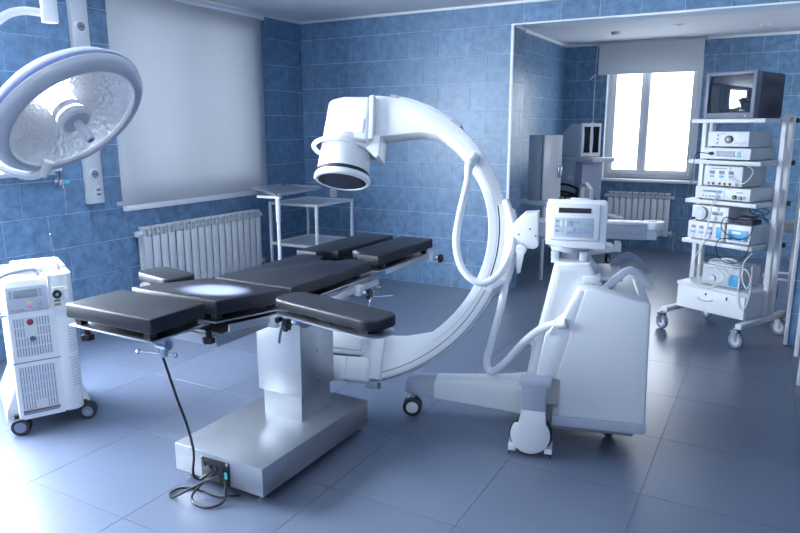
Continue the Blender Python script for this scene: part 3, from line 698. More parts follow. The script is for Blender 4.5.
b = B(); b.tube([(-0.30, -0.05, 0.69), (-0.23, -0.02, 0.660), (-0.165, 0.0, 0.655)], 0.008, 8); b.build('fibre_cable', 'plastic_grey', GE)
b = B(); b.lathe([(0, 0), (0.016, 0.0), (0.010, 0.02), (0.004, 0.045), (0, 0.045)], T(0.10, 0.10, 0.846), 16); pb = b.build('pole_base', 'plastic_pale', GE)
b = B(); b.cyl((0.10, 0.10, 0.89), (0.085, 0.10, 1.045), 0.0028, n=8); b.lathe([(0, -0.008), (0.007, 0), (0, 0.008)], T(0.085, 0.10, 1.045), 10); b.build('pole', 'steel_dark', GE)
for (x, y, a) in ((-0.165, -0.005, -20), (0.168, 0.02, -20), (-0.155, 0.42, 30), (0.15, 0.42, 30)):
    castor(GE, (x, y, 0), 0.047, 0.022, a, twin=True, fork='rubber', ftop=0.11)

# ------------------------------------------------------------------ mobile C-arm
CA = thing('c_arm', 'white mobile X-ray C-arm with control box on a wheeled chassis', 'x-ray machine', (-1.68, 3.14, 0), 14.3)
tt = R(24.0)
# C plane: local x = along the machine, local y = up in the tilted plane, local z = towards the camera side
CM = Matrix(((1, 0, 0, 0), (0, math.sin(tt), -math.cos(tt), 0.12), (0, math.cos(tt), math.sin(tt), 1.0), (0, 0, 0, 1)))
oc, orad = (-0.360, 0.004), 0.836
ic, irad = (-0.306, 0.007), 0.690
def arc(c, r, a0, a1, n): return [(c[0]+(1.03 if c in (oc, ic) else 1.0)*r*math.cos(R(a0+(a1-a0)*k/n)), c[1]+r*math.sin(R(a0+(a1-a0)*k/n))) for k in range(n+1)]
poly = arc(oc, orad, 88, -73, 44) + [(-0.115, -0.562), (0.02, -0.553)] + arc(ic, irad, -50, 58, 26) + [(-0.03, 0.606), (-0.251, 0.580), (-0.33, 0.575)]
b = B(CM); b.prism(poly, -0.055, 0.055, None, 0.010, 2); arcp = b.build('c_arc', 'plastic_bright', CA)
for (r0, r1, a0, a1) in ((0.800, 0.805, 8, -72), (0.8365, 0.840, 0, -72)):
    b = B(CM)
    b.prism(arc(oc, r0, a0, a1, 26) + list(reversed(arc(oc, r1, a0, a1, 26))), 0.030 if r0 > .84 else 0.0545, 0.050 if r0 > .84 else 0.0562); b.build('track_groove', 'shade_grey', arcp)
b = B(CM); b.prism(arc(ic, irad+0.045, 52, -52, 26) + list(reversed(arc(ic, irad+0.047, 52, -52, 26))), 0.0545, 0.0558); b.build('side_seam', 'plastic_grey', arcp)
b = B(CM); b.prism(arc(oc, orad-0.004, 80, 51, 12) + list(reversed(arc(oc, orad+0.014, 79, 52, 12))), -0.040, 0.048, None, 0.004); b.build('cable_cover', 'plastic_white', arcp)
b = B(CM); b.prism(arc(oc, orad-0.006, 54, 49.5, 3) + list(reversed(arc(oc, orad+0.016, 54, 49.5, 3))), -0.036, 0.052, None, 0.003); b.build('cover_end', 'plastic_grey', arcp)
b = B(CM); b.prism(arc(oc, orad-0.004, 81, 78, 2) + list(reversed(arc(oc, orad+0.012, 81, 78, 2))), 0.040, 0.056); b.build('cover_clip', 'plastic_grey', arcp)

# image intensifier on the upper end
iu = -0.478
b = B(CM)
hp = [(-0.588, 0.775), (-0.570, 0.796), (-0.500, 0.815), (-0.322, 0.812), (-0.300, 0.555), (-0.320, 0.50), (-0.600, 0.49), (-0.600, 0.54)]
b.prism(hp, -0.115, 0.110, None, 0.035, 4); ii = b.build('intensifier_housing', 'plastic_bright', CA)
b = B(CM); b.prism([(-0.338, 0.812), (-0.310, 0.818), (-0.288, 0.545), (-0.318, 0.545)], -0.075, 0.105, None, 0.006); b.build('housing_flange', 'plastic_white', ii)
b = B(CM); b.lathe([(0, 0.26), (0.132, 0.26), (0.138, 0.20), (0.147, 0.17), (0.152, 0.070), (0.149, 0.058), (0.0, 0.058)], T(iu, 0.32, 0) @ RX(-90), 48); b.build('intensifier_barrel', 'plastic_bright', CA)
b = B(CM); b.prism([(-0.335, 0.575), (-0.251, 0.575), (-0.246, 0.450), (-0.262, 0.440), (-0.345, 0.505)], -0.06, 0.085, None, 0.006); b.build('side_bracket', 'plastic_bright', CA)
b = B(CM); b.lathe([(0.1485, 0.034), (0.1530, 0.034), (0.1530, 0.058), (0.1485, 0.058)], T(iu, 0.32, 0) @ RX(-90), 48, closed=True); bd = b.build('scale_band', 'black', CA)
for k, a in enumerate((-118, -112, -106, -96, -90, -60, -54)):
    b = B(CM @ T(iu, 0.32+0.046, 0) @ RX(-90) @ RZ(a+180)); b.box((0.1535, 0, 0), (0.001, 0.015 if k in (3, 4) else 0.007, 0.016)); b.build('scale_mark', 'plastic_bright', bd)
b = B(CM); b.lathe([(0.141, 0.002), (0.143, -0.002), (0.158, -0.002), (0.165, 0.005), (0.165, 0.018), (0.158, 0.035), (0.141, 0.035)], T(iu, 0.32, 0) @ RX(-90), 56, closed=True); b.build('face_ring', 'plastic_bright', CA)
b = B(CM); b.lathe([(0, 0.001), (0.142, 0.001), (0.142, 0.03), (0, 0.03)], T(iu, 0.32, 0) @ RX(-90), 48); b.build('entry_face', 'screen_dark', CA)
# bent handle rail around the barrel
rp = [(iu+0.150, 0.525, 0.112)] + [(iu + 0.190*math.cos(R(a)), 0.515, 0.185*math.sin(R(a))) for a in range(58, 303, 20)] + [(iu+0.150, 0.525, -0.112)]
b = B(CM); b.tube(rp, 0.014, 10, smooth=3); b.build('positioning_handle', 'plastic_white', CA)
b = B(CM); b.box((-0.360, 0.62, 0.112), (0.030, 0.085, 0.010), None, 0.004); b.build('grip_plate', 'plastic_white', ii)

# X-ray tube on the lower end
b = B(CM); b.bb(-0.72, -0.219, -0.660, -0.545, -0.105, 0.090, 0.014, 3); tb = b.build('tube_housing', 'plastic_bright', CA)
b = B(CM); b.bb(-0.71, -0.210, -0.682, -0.660, -0.108, 0.094, 0.005); b.build('housing_skirt', 'plastic_pale', tb)
b = B(CM); b.bb(-0.74, -0.164, -0.820, -0.688, -0.110, 0.092, 0.016, 3); t2 = b.build('tank_cover', 'plastic_bright', CA)
b = B(CM); b.bb(-0.298, -0.290, -0.822, -0.692, -0.112, 0.0935, 0.002); b.build('cover_joint', 'plastic_pale', t2)
b = B(CM); b.bb(-0.23, -0.100, -0.80, -0.555, -0.080, 0.070, 0.012); b.build('tube_mount', 'plastic_bright', CA)
b = B(CM); b.lathe([(0, 0), (0.10, 0), (0.085, 0.05), (0, 0.05)], T(iu, -0.537, 0) @ RX(-90), 32); b.build('collimator', 'plastic_white', CA)
b = B(CM); b.bb(-0.185, -0.12, -0.845, -0.81, -0.03, 0.05, 0.004); b.build('track_stop', 'plastic_grey', CA)

# carriage that holds the C, with mount, lever and horizontal arm
b = B(CM); b.prism(arc(oc, 0.830, 13, -21, 14) + list(reversed(arc(oc, 0.888, 10, -16, 14))), -0.085, 0.080, None, 0.010, 2); b.build('carriage', 'plastic_bright', CA)
b = B(CM); b.prism(arc(oc, 0.800, 13, -21, 14) + list(reversed(arc(oc, 0.840, 13, -21, 14))), 0.056, 0.074, None, 0.004, 2); b.build('carriage_cheek', 'plastic_bright', CA)
b = B(CM); b.prism(arc(oc, 0.800, 12.5, -20, 14) + list(reversed(arc(oc, 0.806, 12.5, -20, 14))), 0.0735, 0.0750); b.build('cheek_slot', 'black', CA)
b = B(); b.prism([(0.53, 1.10), (0.60, 1.170), (0.67, 1.175), (0.675, 1.00), (0.655, 0.985), (0.54, 0.995)], 0.045-0.17, 0.13-0.12, UZ, 0.010, 2); mt = b.build('arm_mount', 'plastic_bright', CA)
for (x, z) in ((0.575, 1.06), (0.66, 1.055), (0.63, 1.09)):
    b = B(); b.cyl((x, -0.0095, z), (x, -0.0115, z), 0.006, n=8); b.build('mount_screw', 'shade_grey', mt)
b = B(); b.cyl((0.590, 0.02, 0.985), (0.590, -0.035, 0.985), 0.028, n=20, bev=0.004); lv = b.build('lever_hub', 'plastic_white', CA)
b = B(); b.prism([(0.570, 0.99), (0.612, 0.99), (0.590, 0.865), (0.575, 0.86), (0.568, 0.90)], 0.022, 0.042, UZ, 0.003); b.build('brake_lever', 'plastic_white', lv)
b = B(); b.bb(0.62, 1.20, 0.05, 0.15, 1.045, 1.118, 0.006); ha = b.build('horizontal_arm', 'cap_grey', CA)
b = B(); b.bb(0.66, 1.20, 0.048, 0.152, 1.119, 1.131, 0.003); b.build('arm_top_strip', 'plastic_bright', ha)
for k in range(22):
    x = 1.00 + k*0.0085; b = B(); b.bb(x-0.0008, x+0.0008, 0.0490, 0.0500, 1.072, 1.072+(0.016 if k % 5 == 0 else 0.009)); b.build('scale_tick', 'shade_grey', ha)
b = B(); b.lathe([(0.030, -0.020), (0.050, -0.020), (0.054, -0.014), (0.054, 0.014), (0.050, 0.020), (0.030, 0.020)], T(1.235, 0.10, 1.115), 28, closed=True); er = b.build('arm_end_ring', 'plastic_bright', CA)
b = B(); b.lathe([(0, -0.018), (0.030, -0.018), (0.030, 0.008), (0, 0.008)], T(1.235, 0.10, 1.115), 20); b.build('ring_plug', 'plastic_grey', er)
b = B(); b.bb(1.17, 1.25, 0.06, 0.14, 1.045, 1.095, 0.006); b.build('arm_end_block', 'plastic_pale', CA)

# control box
KM = T(0.862, -0.130, 1.142) @ RZ(-3) @ RX(-8)
b = B(KM)
b.prism([(-0.140, -0.105), (-0.148, 0.06), (-0.138, 0.116), (0.128, 0.116), (0.140, 0.10), (0.140, -0.118), (-0.045, -0.118)], -0.06, 0.055, UZ, 0.010, 2); kb = b.build('control_box', 'plastic_bright', CA)
b = B(KM); b.box((-0.006, -0.060, 0.006), (0.228, 0.020, 0.176), None, 0.008, 2); kf = b.build('control_panel', 'plastic_white', CA)
b = B(KM); b.bb(-0.085, 0.065, -0.0716, -0.069, 0.050, 0.074); b.build('display', 'screen_dark', kf)
b = B(KM); b.bb(-0.102, 0.080, -0.0712, -0.069, -0.066, 0.028, 0.001); kk = b.build('keypad', 'keypad', kf)
def pill(x, z, w, h, m_):
    r = min(w, h)/2; n = 6; p = []
    for (sx, sz, a0) in ((1, 1, 0), (-1, 1, 90), (-1, -1, 180), (1, -1, 270)):
        for k in range(n+1):
            a = R(a0+90*k/n); p.append((x+sx*(w/2-r)+r*math.cos(a), z+sz*(h/2-r)+r*math.sin(a)))
    q = B(KM); q.prism(p, 0.0712, 0.0735, UZ); q.build('key', m_, kk)
for (x, z, w, h, m_) in ((-0.090, 0.010, 0.012, 0.012, 'key_teal'), (-0.090, -0.014, 0.011, 0.011, 'key_violet'), (-0.090, -0.038, 0.012, 0.012, 'key_violet'),
        (-0.070, 0.0, 0.013, 0.032, 'plastic_white'), (-0.070, -0.040, 0.012, 0.012, 'plastic_white'), (-0.050, 0.0, 0.013, 0.032, 'plastic_white'), (-0.050, -0.040, 0.012, 0.012, 'plastic_white'),
        (-0.028, 0.0, 0.012, 0.030, 'key_teal'), (-0.028, -0.042, 0.012, 0.012, 'key_teal'), (0.004, 0.008, 0.026, 0.014, 'key_violet'), (-0.008, -0.032, 0.011, 0.028, 'key_violet'), (0.012, -0.032, 0.011, 0.028, 'key_violet'),
        (0.032, -0.010, 0.012, 0.012, 'key_teal'), (0.032, -0.038, 0.012, 0.012, 'key_blue'), (0.052, -0.010, 0.012, 0.012, 'key_teal'), (0.052, -0.038, 0.012, 0.012, 'key_blue'),
        (0.071, -0.010, 0.012, 0.012, 'key_teal'), (0.071, -0.038, 0.012, 0.012, 'key_blue'), (0.062, 0.010, 0.026, 0.013, 'key_teal')):
    pill(x, z, w, h, m_)
for x in (-0.039, -0.018, 0.022, 0.042):
    b = B(KM); b.bb(x-0.0006, x+0.0006, -0.0716, -0.0700, -0.062, 0.024); b.build('divider_line', 'plastic_grey', kk)
b = B(KM); b.bb(-0.035, 0.055, -0.05, 0.01, 0.112, 0.124, 0.004); b.build('box_lid', 'plastic_white', kb)
for x in (-0.085, -0.065, 0.075):
    b = B(KM); b.cyl((x, -0.03, 0.114), (x, -0.03, 0.124), 0.009, n=12); b.build('push_button', 'black', kb)
b = B(KM); b.cyl((0.010, -0.02, 0.1235), (0.010, -0.02, 0.127), 0.006, n=10); b.build('lamp_dot', 'red', kb)
b = B(KM); b.cyl((0.135, -0.01, 0.045), (0.175, -0.01, 0.040), 0.013, 0.010); b.cyl((0.165, -0.01, 0.040), (0.205, -0.01, 0.036), 0.008); b.build('side_knob', 'plastic_bright', kb)
b = B(); b.bb(0.945, 1.06, -0.10, -0.02, 1.005, 1.028, 0.003); b.bb(1.045, 1.075, -0.10, -0.02, 1.005, 1.05, 0.003); b.build('cable_hook', 'plastic_white', CA)
b = B(); b.cyl((0.835, -0.02, 0.93), (0.835, -0.02, 1.04), 0.055, n=24); b.build('lift_column', 'plastic_white', CA)
b = B(); b.cyl((0.835, -0.02, 0.995), (0.835, -0.02, 1.025), 0.094, 0.098, 32); b.build('column_collar', 'cap_grey', CA)
for x in (0.765, 0.90):
    b = B(); b.bb(x-0.02, x+0.02, -0.11, -0.04, 0.94, 1.0, 0.003); b.build('column_rib', 'plastic_pale', CA)

# chassis
b = B(); b.prism([(0.768, 0.955), (0.93, 0.955), (1.00, 0.85), (1.00, 0.20), (0.640, 0.20), (0.640, 0.30)], -0.17, 0.155, UZ, 0.022, 3); fr = b.build('front_column', 'plastic_bright', CA)
b = B(); b.prism([(0.795, 0.915), (0.880, 0.915), (0.760, 0.42), (0.690, 0.38)], 0.1545, 0.1560, UZ, 0.0006, 1); b.build('column_panel', 'plastic_white', fr)
b = B(); b.prism([(0.912, 0.845), (0.945, 0.852), (1.195, 0.803), (1.212, 0.788), (1.227, 0.195), (0.815, 0.195), (0.815, 0.38), (0.79, 0.38)], -0.325, 0.265, UZ, 0.014, 3); mb = b.build('chassis_body', 'plastic_white', CA)
b = B(); b.prism([(0.790, 0.200), (1.232, 0.198), (1.232, 0.155), (1.215, 0.145), (0.790, 0.145)], -0.335, 0.270, UZ, 0.006); b.build('chassis_skirt', 'cap_grey', CA)
b = B(); b.bb(0.78, 1.18, -0.20, 0.28, 0.100, 0.146); b.build('chassis_floor', 'shade_grey', CA)
b = B(); b.prism([(0.935, 0.852), (1.17, 0.808), (1.165, 0.800), (0.945, 0.843)], -0.20, 0.15, UZ @ T(0, 0, 0)); b.build('top_tray', 'plastic_bright', mb)
# recessed cable inlet on the near front corner
b = B(); b.prism([(0.885, 0.845), (0.925, 0.850), (0.800, 0.385), (0.700, 0.370), (0.705, 0.40), (0.735, 0.60), (0.775, 0.66), (0.820, 0.70)], 0.150, 0.262, UZ, 0.010, 2); il = b.build('inlet_cover', 'plastic_bright', CA)
b = B(); b.prism([(0.760, 0.610), (0.845, 0.620), (0.858, 0.700), (0.785, 0.685)], 0.260, 0.264, UZ); b.build('inlet_recess', 'plastic_pale', il)
# side wheel near and far
for s in (-1, 1):
    yo = -0.300 if s < 0 else 0.345
    b = B(); b.bb(0.628, 0.782, yo-0.055, yo+0.06, 0.372, 0.400, 0.006); wb = b.build('wheel_bracket', 'cap_grey', CA)
    b = B(); b.bb(0.642, 0.760, yo-0.047, yo+0.045, 0.222, 0.376, 0.010); b.build('bracket_leg', 'plastic_grey', wb)
    b = B(); b.prism([(0.644, 0.245), (0.758, 0.245), (0.764, 0.175)] + arc((0.690, 0.116), 0.096, 36, -216, 26) + [(0.630, 0.175)], -(yo-0.032), -(yo-0.054), UZ, 0.004); b.build('wheel_cap', 'plastic_white', wb)
    b = B(T(0.690, yo, 0.106) @ RX(90)); b.lathe([(0.06, -0.024), (0.100, -0.024), (0.106, -0.014), (0.106, 0.014), (0.100, 0.024), (0.06, 0.024)], None, 36, closed=True); b.build('tyre', 'rubber', wb)
    b = B(T(0.690, yo, 0.106) @ RX(90)); b.lathe([(0, -0.02), (0.06, -0.02), (0.06, 0.02), (0, 0.02)], None, 20); b.build('wheel_hub', 'wheel_grey', wb)
    b = B(); b.bb(0.584, 0.622, yo-0.05, yo+0.03, 0.026, 0.056, 0.004); b.bb(0.760, 0.798, yo-0.05, yo+0.03, 0.026, 0.056, 0.004); b.bb(0.584, 0.798, yo+0.028, yo+0.036, 0.028, 0.054); b.build('cable_deflector', 'plastic_white', wb)
    for x in (0.590, 0.792):
        b = B(); b.cyl((x, yo-0.045, 0.030), (x, yo-0.045, 0.003), 0.003, n=6); b.build('deflector_pin', 'black', wb)
castor(CA, (1.08, 0.0, 0), 0.045, 0.03, 30, ftop=0.12)
# front leg
def leg_sec(u, zt, zb, hw): return [(u, -hw, zb), (u, -hw, zt-0.05), (u, -hw*0.86, zt-0.018), (u, -hw*0.5, zt), (u, hw*0.5, zt), (u, hw*0.86, zt-0.018), (u, hw, zt-0.05), (u, hw, zb)]
def loft(name, secs, m_, par):
    t_ = bmesh.new(); rr = [[t_.verts.new(p) for p in s_] for s_ in secs]; n = len(secs[0])
    for a, c in zip(rr, rr[1:]):
        for k in range(n): t_.faces.new((a[k], a[(k+1) % n], c[(k+1) % n], c[k]))
    t_.faces.new(rr[0]); t_.faces.new(list(reversed(rr[-1]))); bmesh.ops.recalc_face_normals(t_, faces=t_.faces)
    b_ = B(); b_.merge(t_); return b_.build(name, m_, par, ang=22)
LS = [leg_sec(0.150, 0.246, 0.146, 0.080), leg_sec(0.35, 0.262, 0.134, 0.085), leg_sec(0.55, 0.282, 0.120, 0.092), leg_sec(0.66, 0.300, 0.112, 0.098)]
leg = loft('front_leg', LS, 'plastic_bright', CA)
loft('leg_tip', [leg_sec(-0.026, 0.198, 0.170, 0.045), leg_sec(-0.016, 0.220, 0.160, 0.062), leg_sec(0.015, 0.238, 0.153, 0.073), leg_sec(0.07, 0.243, 0.149, 0.078), leg_sec(0.151, 0.247, 0.145, 0.0805)], 'cap_grey', leg)
castor(CA, (0.010, 0.0, 0), 0.054, 0.026, 8, twin=True, tyre='rubber', hub='plastic_bright', fork='plastic_pale', ftop=0.17)
# handlebars at the rear
for (y, pp) in ((-0.150, [(0.975, 0.800), (1.050, 0.878), (1.092, 0.918), (1.120, 0.932), (1.158, 0.912), (1.226, 0.842)]), (0.20, [(1.000, 0.805), (1.062, 0.882), (1.100, 0.928), (1.128, 0.942), (1.170, 0.920), (1.240, 0.850)])):
    b = B(); pp = [(a_, y, c_) for a_, c_ in pp]
    t_ = bmesh.new(); sq = []
    for k, p in enumerate(pp):
        d = Vector(pp[min(k+1, 5)]) - Vector(pp[max(k-1, 0)]); n_ = Vector((-d.z, 0, d.x)).normalized(); h = 0.018 if k < 5 else 0.012
        sq.append([t_.verts.new(Vector(p)+n_*h*sx+Vector((0, sy*0.017, 0))) for sx, sy in ((1, 1), (1, -1), (-1, -1), (-1, 1))])
    for a, c in zip(sq, sq[1:]):
        for k in range(4): t_.faces.new((a[k], a[(k+1) % 4], c[(k+1) % 4], c[k]))
    t_.faces.new(sq[0]); t_.faces.new(list(reversed(sq[-1]))); bmesh.ops.recalc_face_normals(t_, faces=t_.faces)
    bmesh.ops.bevel(t_, geom=t_.edges[:], offset=0.005, segments=2, affect='EDGES')
    b.merge(t_); hd = b.build('push_handle', 'plastic_grey', CA)
    b = B(); b.bb(0.955, 1.03, y-0.022, y+0.022, 0.80, 0.850, 0.006); b.build('handle_foot', 'plastic_pale', hd)
b = B(); b.bb(0.905, 0.985, -0.17, -0.09, 0.862, 0.895, 0.005); b.bb(0.975, 1.09, -0.14, 0.21, 0.868, 0.886, 0.004); b.build('handle_bridge', 'plastic_pale', CA)
b = B(); b.cyl((0.925, -0.13, 0.88), (0.925, -0.13, 0.955), 0.016); b.cyl((0.925, -0.09, 0.88), (0.925, -0.09, 0.955), 0.016); b.build('lock_post', 'plastic_bright', CA)
# hoses
def cpt(u, w, n): return (CM @ Vector((u, w, n)))
hz = [(0.290, 0.420), (0.283, 0.399), (0.280, 0.285), (0.256, 0.117), (0.248, -0.049), (0.292, -0.187), (0.383, -0.257), (0.469, -0.225), (0.533, -0.111), (0.545, 0.013), (0.517, 0.126), (0.490, 0.195)]
b = B(); b.tube([cpt(u, w, 0.12 if 0 < k < len(hz)-1 else 0.09) for k, (u, w) in enumerate(hz)], 0.0195, 12, smooth=5); b.build('cable_hose', 'cable_white', CA)
b = B(); b.cyl(cpt(0.300, 0.455, 0.065), cpt(0.283, 0.380, 0.122), 0.034, 0.026, 20, 0.005); b.build('hose_collar', 'plastic_bright', CA)
b = B(); b.cyl(cpt(0.283, 0.385, 0.12), cpt(0.281, 0.340, 0.12), 0.025, 0.022, 20, 0.003); b.build('hose_sleeve', 'plastic_white', CA)
h2 = [(0.520, -0.03, 0.830), (0.494, -0.05, 0.662), (0.456, -0.05, 0.494), (0.432, -0.05, 0.390), (0.440, -0.06, 0.335), (0.470, -0.08, 0.330), (0.535, -0.11, 0.395), (0.635, -0.16, 0.535), (0.728, -0.21, 0.632), (0.812, -0.25, 0.672)]
b = B(); b.tube(h2, 0.0205, 12, smooth=5); b.build('chassis_hose', 'cable_white', CA)
b = B(); b.cyl((0.785, -0.238, 0.660), (0.840, -0.266, 0.680), 0.026, n=16, bev=0.003); b.build('hose_grommet', 'plastic_white', CA)

# ------------------------------------------------------------------ equipment cart in the bay opening
CX, CY, CRZ = -0.4065, 5.4575, math.degrees(math.atan2(-0.43877, 0.8986))
CT = thing('equipment_cart', 'white wheeled equipment cart with four shelves and a drawer', 'cart', (CX, CY, 0), CRZ)
# local x along the front, local y to the back; castors at x = +-0.31, y = 0 and 0.61
SX0, SX1, SY0, SY1 = -0.245, 0.302, 0.10, 0.50
for z in (1.660, 1.356, 1.056, 0.742):
    b = B(); b.bb(SX0-0.01, SX1, SY0, SY1, z-0.030, z, 0.004); b.build('shelf', 'plastic_white', CT)
b = B(); b.bb(SX0, SX1+0.01, SY0-0.01, SY1, 0.192, 0.372, 0.003); dr = b.build('drawer_box', 'plastic_white', CT)
b = B(); b.bb(SX0-0.01, SX1+0.015, SY0-0.015, SY1, 0.374, 0.398, 0.003); b.build('drawer_top', 'plastic_white', CT)
b = B(); b.bb(SX0+0.004, SX1+0.004, SY0-0.022, SY0-0.010, 0.196, 0.366, 0.003); df = b.build('drawer_front', 'plastic_bright', CT)
b = B(); b.cyl((0.0, SY0-0.024, 0.335), (0.0, SY0-0.020, 0.335), 0.009, n=12); b.build('drawer_lock', 'black', df)
b = B(); b.bb(0.160, 0.172, SY0-0.0235, SY0-0.021, 0.318, 0.345); b.build('label_mark', 'black', df)
b = B(); b.tube([(-0.06, SY0-0.022, 0.300), (-0.045, SY0-0.040, 0.292), (0.0, SY0-0.044, 0.286), (0.045, SY0-0.040, 0.292), (0.06, SY0-0.022, 0.300)], 0.003, 6); b.build('drawer_handle', 'plastic_grey', df)
for s_, x in ((-1, -0.280), (1, 0.325)):
    b = B(); b.bb(x-0.025, x+0.025, -0.02, 0.66, 0.148, 0.188, 0.006); ft = b.build('foot_bar', 'plastic_white', CT)
    b = B()
    for y in (0.340, 0.440): b.bb(x-0.018, x+0.018, y-0.017, y+0.017, 0.18, 1.66, 0.004)
    b.prism([(0.323, 1.655)] + [(0.39+0.067*math.cos(R(a)), 1.655+0.045*math.sin(R(a))) for a in range(180, -1, -20)] + [(0.457, 1.655), (0.423, 1.655)] + [(0.39+0.033*math.cos(R(a)), 1.655+0.018*math.sin(R(a))) for a in range(0, 181, 30)] + [(0.357, 1.655)], x-0.018, x+0.018, YZ)
    b.build('upright', 'plastic_white', CT)
    for z in (1.665, 1.36, 1.06, 0.745):
        b = B(); b.bb(x-0.015, x+0.03, 0.465, 0.49, z-0.035, z+0.0); b.build('shelf_clip', 'rubber', CT)
for (x, y, a) in ((-0.305, 0.0, -20), (0.31, 0.0, -12), (-0.275, 0.60, -30), (0.325, 0.60, 0)):
    castor(CT, (x, y, 0), 0.062, 0.030, a, tyre='wheel_grey', hub='plastic_pale', fork='steel', ftop=0.150)

CMX = T(CX, CY, 0) @ RZ(CRZ)
def on_cart(name, label, cat, x, y, z, rz=0):
    o = thing(name, label, cat); o.matrix_world = CMX @ T(x, y, z) @ RZ(rz); return o
# CRT monitor
tv = on_cart('crt_monitor', 'dark boxy tube monitor on the top shelf of the equipment cart', 'monitor', 0.040, 0.10, 1.661)
b = B()
t_ = bmesh.new()
fr_ = [(-0.186, 0.0, 0.0), (0.186, 0.0, 0.0), (0.186, 0.0, 0.325), (-0.186, 0.0, 0.325)]; bk_ = [(-0.165, 0.40, 0.0), (0.175, 0.40, 0.0), (0.175, 0.40, 0.320), (-0.165, 0.40, 0.320)]
va = [t_.verts.new((p[0], 0.03, p[2])) for p in fr_]; vc = [t_.verts.new(p) for p in bk_]
t_.faces.new(va); t_.faces.new(list(reversed(vc)))
for k in range(4): t_.faces.new((va[k], va[(k+1) % 4], vc[(k+1) % 4], vc[k]))
bmesh.ops.recalc_face_normals(t_, faces=t_.faces); bmesh.ops.bevel(t_, geom=t_.edges[:], offset=0.008, segments=2, affect='EDGES'); b.merge(t_)
cs = b.build('casing', 'tv_case', tv)
b = B(); x0, x1, z0, z1 = -0.190, 0.190, 0.0, 0.330
b.bb(x0, x0+0.030, -0.03, 0.04, z0, z1, 0.004); b.bb(x1-0.030, x1, -0.03, 0.04, z0, z1, 0.004); b.bb(x0+0.03, x1-0.03, -0.03, 0.04, z0, 0.042, 0.004); b.bb(x0+0.03, x1-0.03, -0.03, 0.04, z1-0.026, z1, 0.004)
bz = b.build('bezel', 'tv_bezel', tv)
V = []; Fa = []; nx, nz = 16, 12
for i in range(nx+1):
    for k in range(nz+1):
        u, v = -1+2*i/nx, -1+2*k/nz
        V.append((u*0.162, -0.004 - 0.022*(1-0.6*u*u-0.4*v*v), 0.173 + v*0.134))
for i in range(nx):
    for k in range(nz):
        a = i*(nz+1)+k; Fa.append((a, a+nz+1, a+nz+2, a+1))
me = bpy.data.meshes.new('screen'); me.from_pydata(V, [], Fa); me.polygons.foreach_set('use_smooth', [True]*len(Fa)); me.materials.append(MATS['tv_screen'])
o = bpy.data.objects.new('screen', me); COL.objects.link(o); o.parent = tv
for k in range(9):
    b = B(); x = -0.09+k*0.024; b.bb(x-0.007, x+0.007, -0.032, -0.029, 0.014, 0.022); b.build('monitor_key', 'tv_case', bz)
b = B(); b.cyl((0.13, -0.033, 0.018), (0.13, -0.029, 0.018), 0.005, n=10); b.build('power_button', 'plastic_pale', bz)
for (z, n) in ((0.055, 8), (0.25, 8)):
    for k in range(n):
        b = B(); b.box((0.1815, 0.20, z-0.028+k*0.008), (0.003, 0.20, 0.003), RZ(1.7)); b.build('vent_slot', 'black', cs)

def device(name, label, cat, x0, x1, y0, dep, z0, z1, body='device_grey', face='device_panel', feet=True):
    o = on_cart(name, label, cat, (x0+x1)/2, y0, z0); w = x1-x0; h = z1-z0; f = 0.008 if feet else 0.0
    b = B(); b.bb(-w/2, w/2, 0.006, dep, f, h, 0.004); bo = b.build('case', body, o)
    b = B(); b.bb(-w/2+0.002, w/2-0.002, -0.002, 0.008, f+0.002, h-0.002, 0.002); fp = b.build('front_panel', face, o)
    if feet:
        for sx in (-1, 1):
            for yy in (0.03, dep-0.03):
                b = B(); b.cyl((sx*(w/2-0.03), yy, 0), (sx*(w/2-0.03), yy, f+0.002), 0.010, n=10); b.build('rubber_foot', 'rubber', o)
    return o, fp, w, h
def fbox(fp, x0, x1, z0, z1, m_, name='key', d=0.004):
    b = B(); b.bb(x0, x1, -0.002-d, -0.001, z0, z1, min(0.0012, (x1-x0)/4)); return b.build(name, m_, fp)
def fcyl(fp, x, z, r, m_, name='knob', d=0.012, n=20):
    b = B(); b.cyl((x, -0.001, z), (x, -0.002-d, z), r, n=n, bev=min(0.002, r*.2)); return b.build(name, m_, fp)
# shelf 2 : light source and camera unit
o, fp, w, h = device('light_source', 'grey box light source with one round black dial, uppermost device on the cart', 'medical device', -0.125, 0.190, 0.125, 0.33, 1.450, 1.568)
fcyl(fp, 0.01, h*0.52, 0.028, 'black', 'dial', 0.018); fcyl(fp, 0.01, h*0.52, 0.010, 'plastic_pale', 'dial_cap', 0.020)
for k in range(3): fbox(fp, -0.085, -0.072, h*0.25+k*0.026, h*0.25+k*0.026+0.012, 'shade_grey')
fbox(fp, -0.09, -0.02, h-0.020, h-0.016, 'ink', 'lettering', 0.0008); fbox(fp, 0.10, 0.135, 0.03, 0.045, 'plastic_pale'); fbox(fp, 0.06, 0.085, 0.03, 0.042, 'plastic_pale')
o, fp, w, h = device('camera_unit', 'slim white camera unit with grey window and green switch under the light source', 'medical device', -0.150, 0.215, 0.120, 0.34, 1.357, 1.449)
fbox(fp, -0.075, 0.065, 0.030, 0.070, 'plastic_grey', 'button_field'); fbox(fp, 0.085, 0.108, 0.028, 0.068, 'teal', 'power_switch')
for k in range(6): fbox(fp, -0.068+k*0.022, -0.054+k*0.022, 0.036, 0.050, 'device_grey', 'key', 0.006)
fcyl(fp, -0.11, 0.050, 0.012, 'black', 'camera_plug', 0.03)
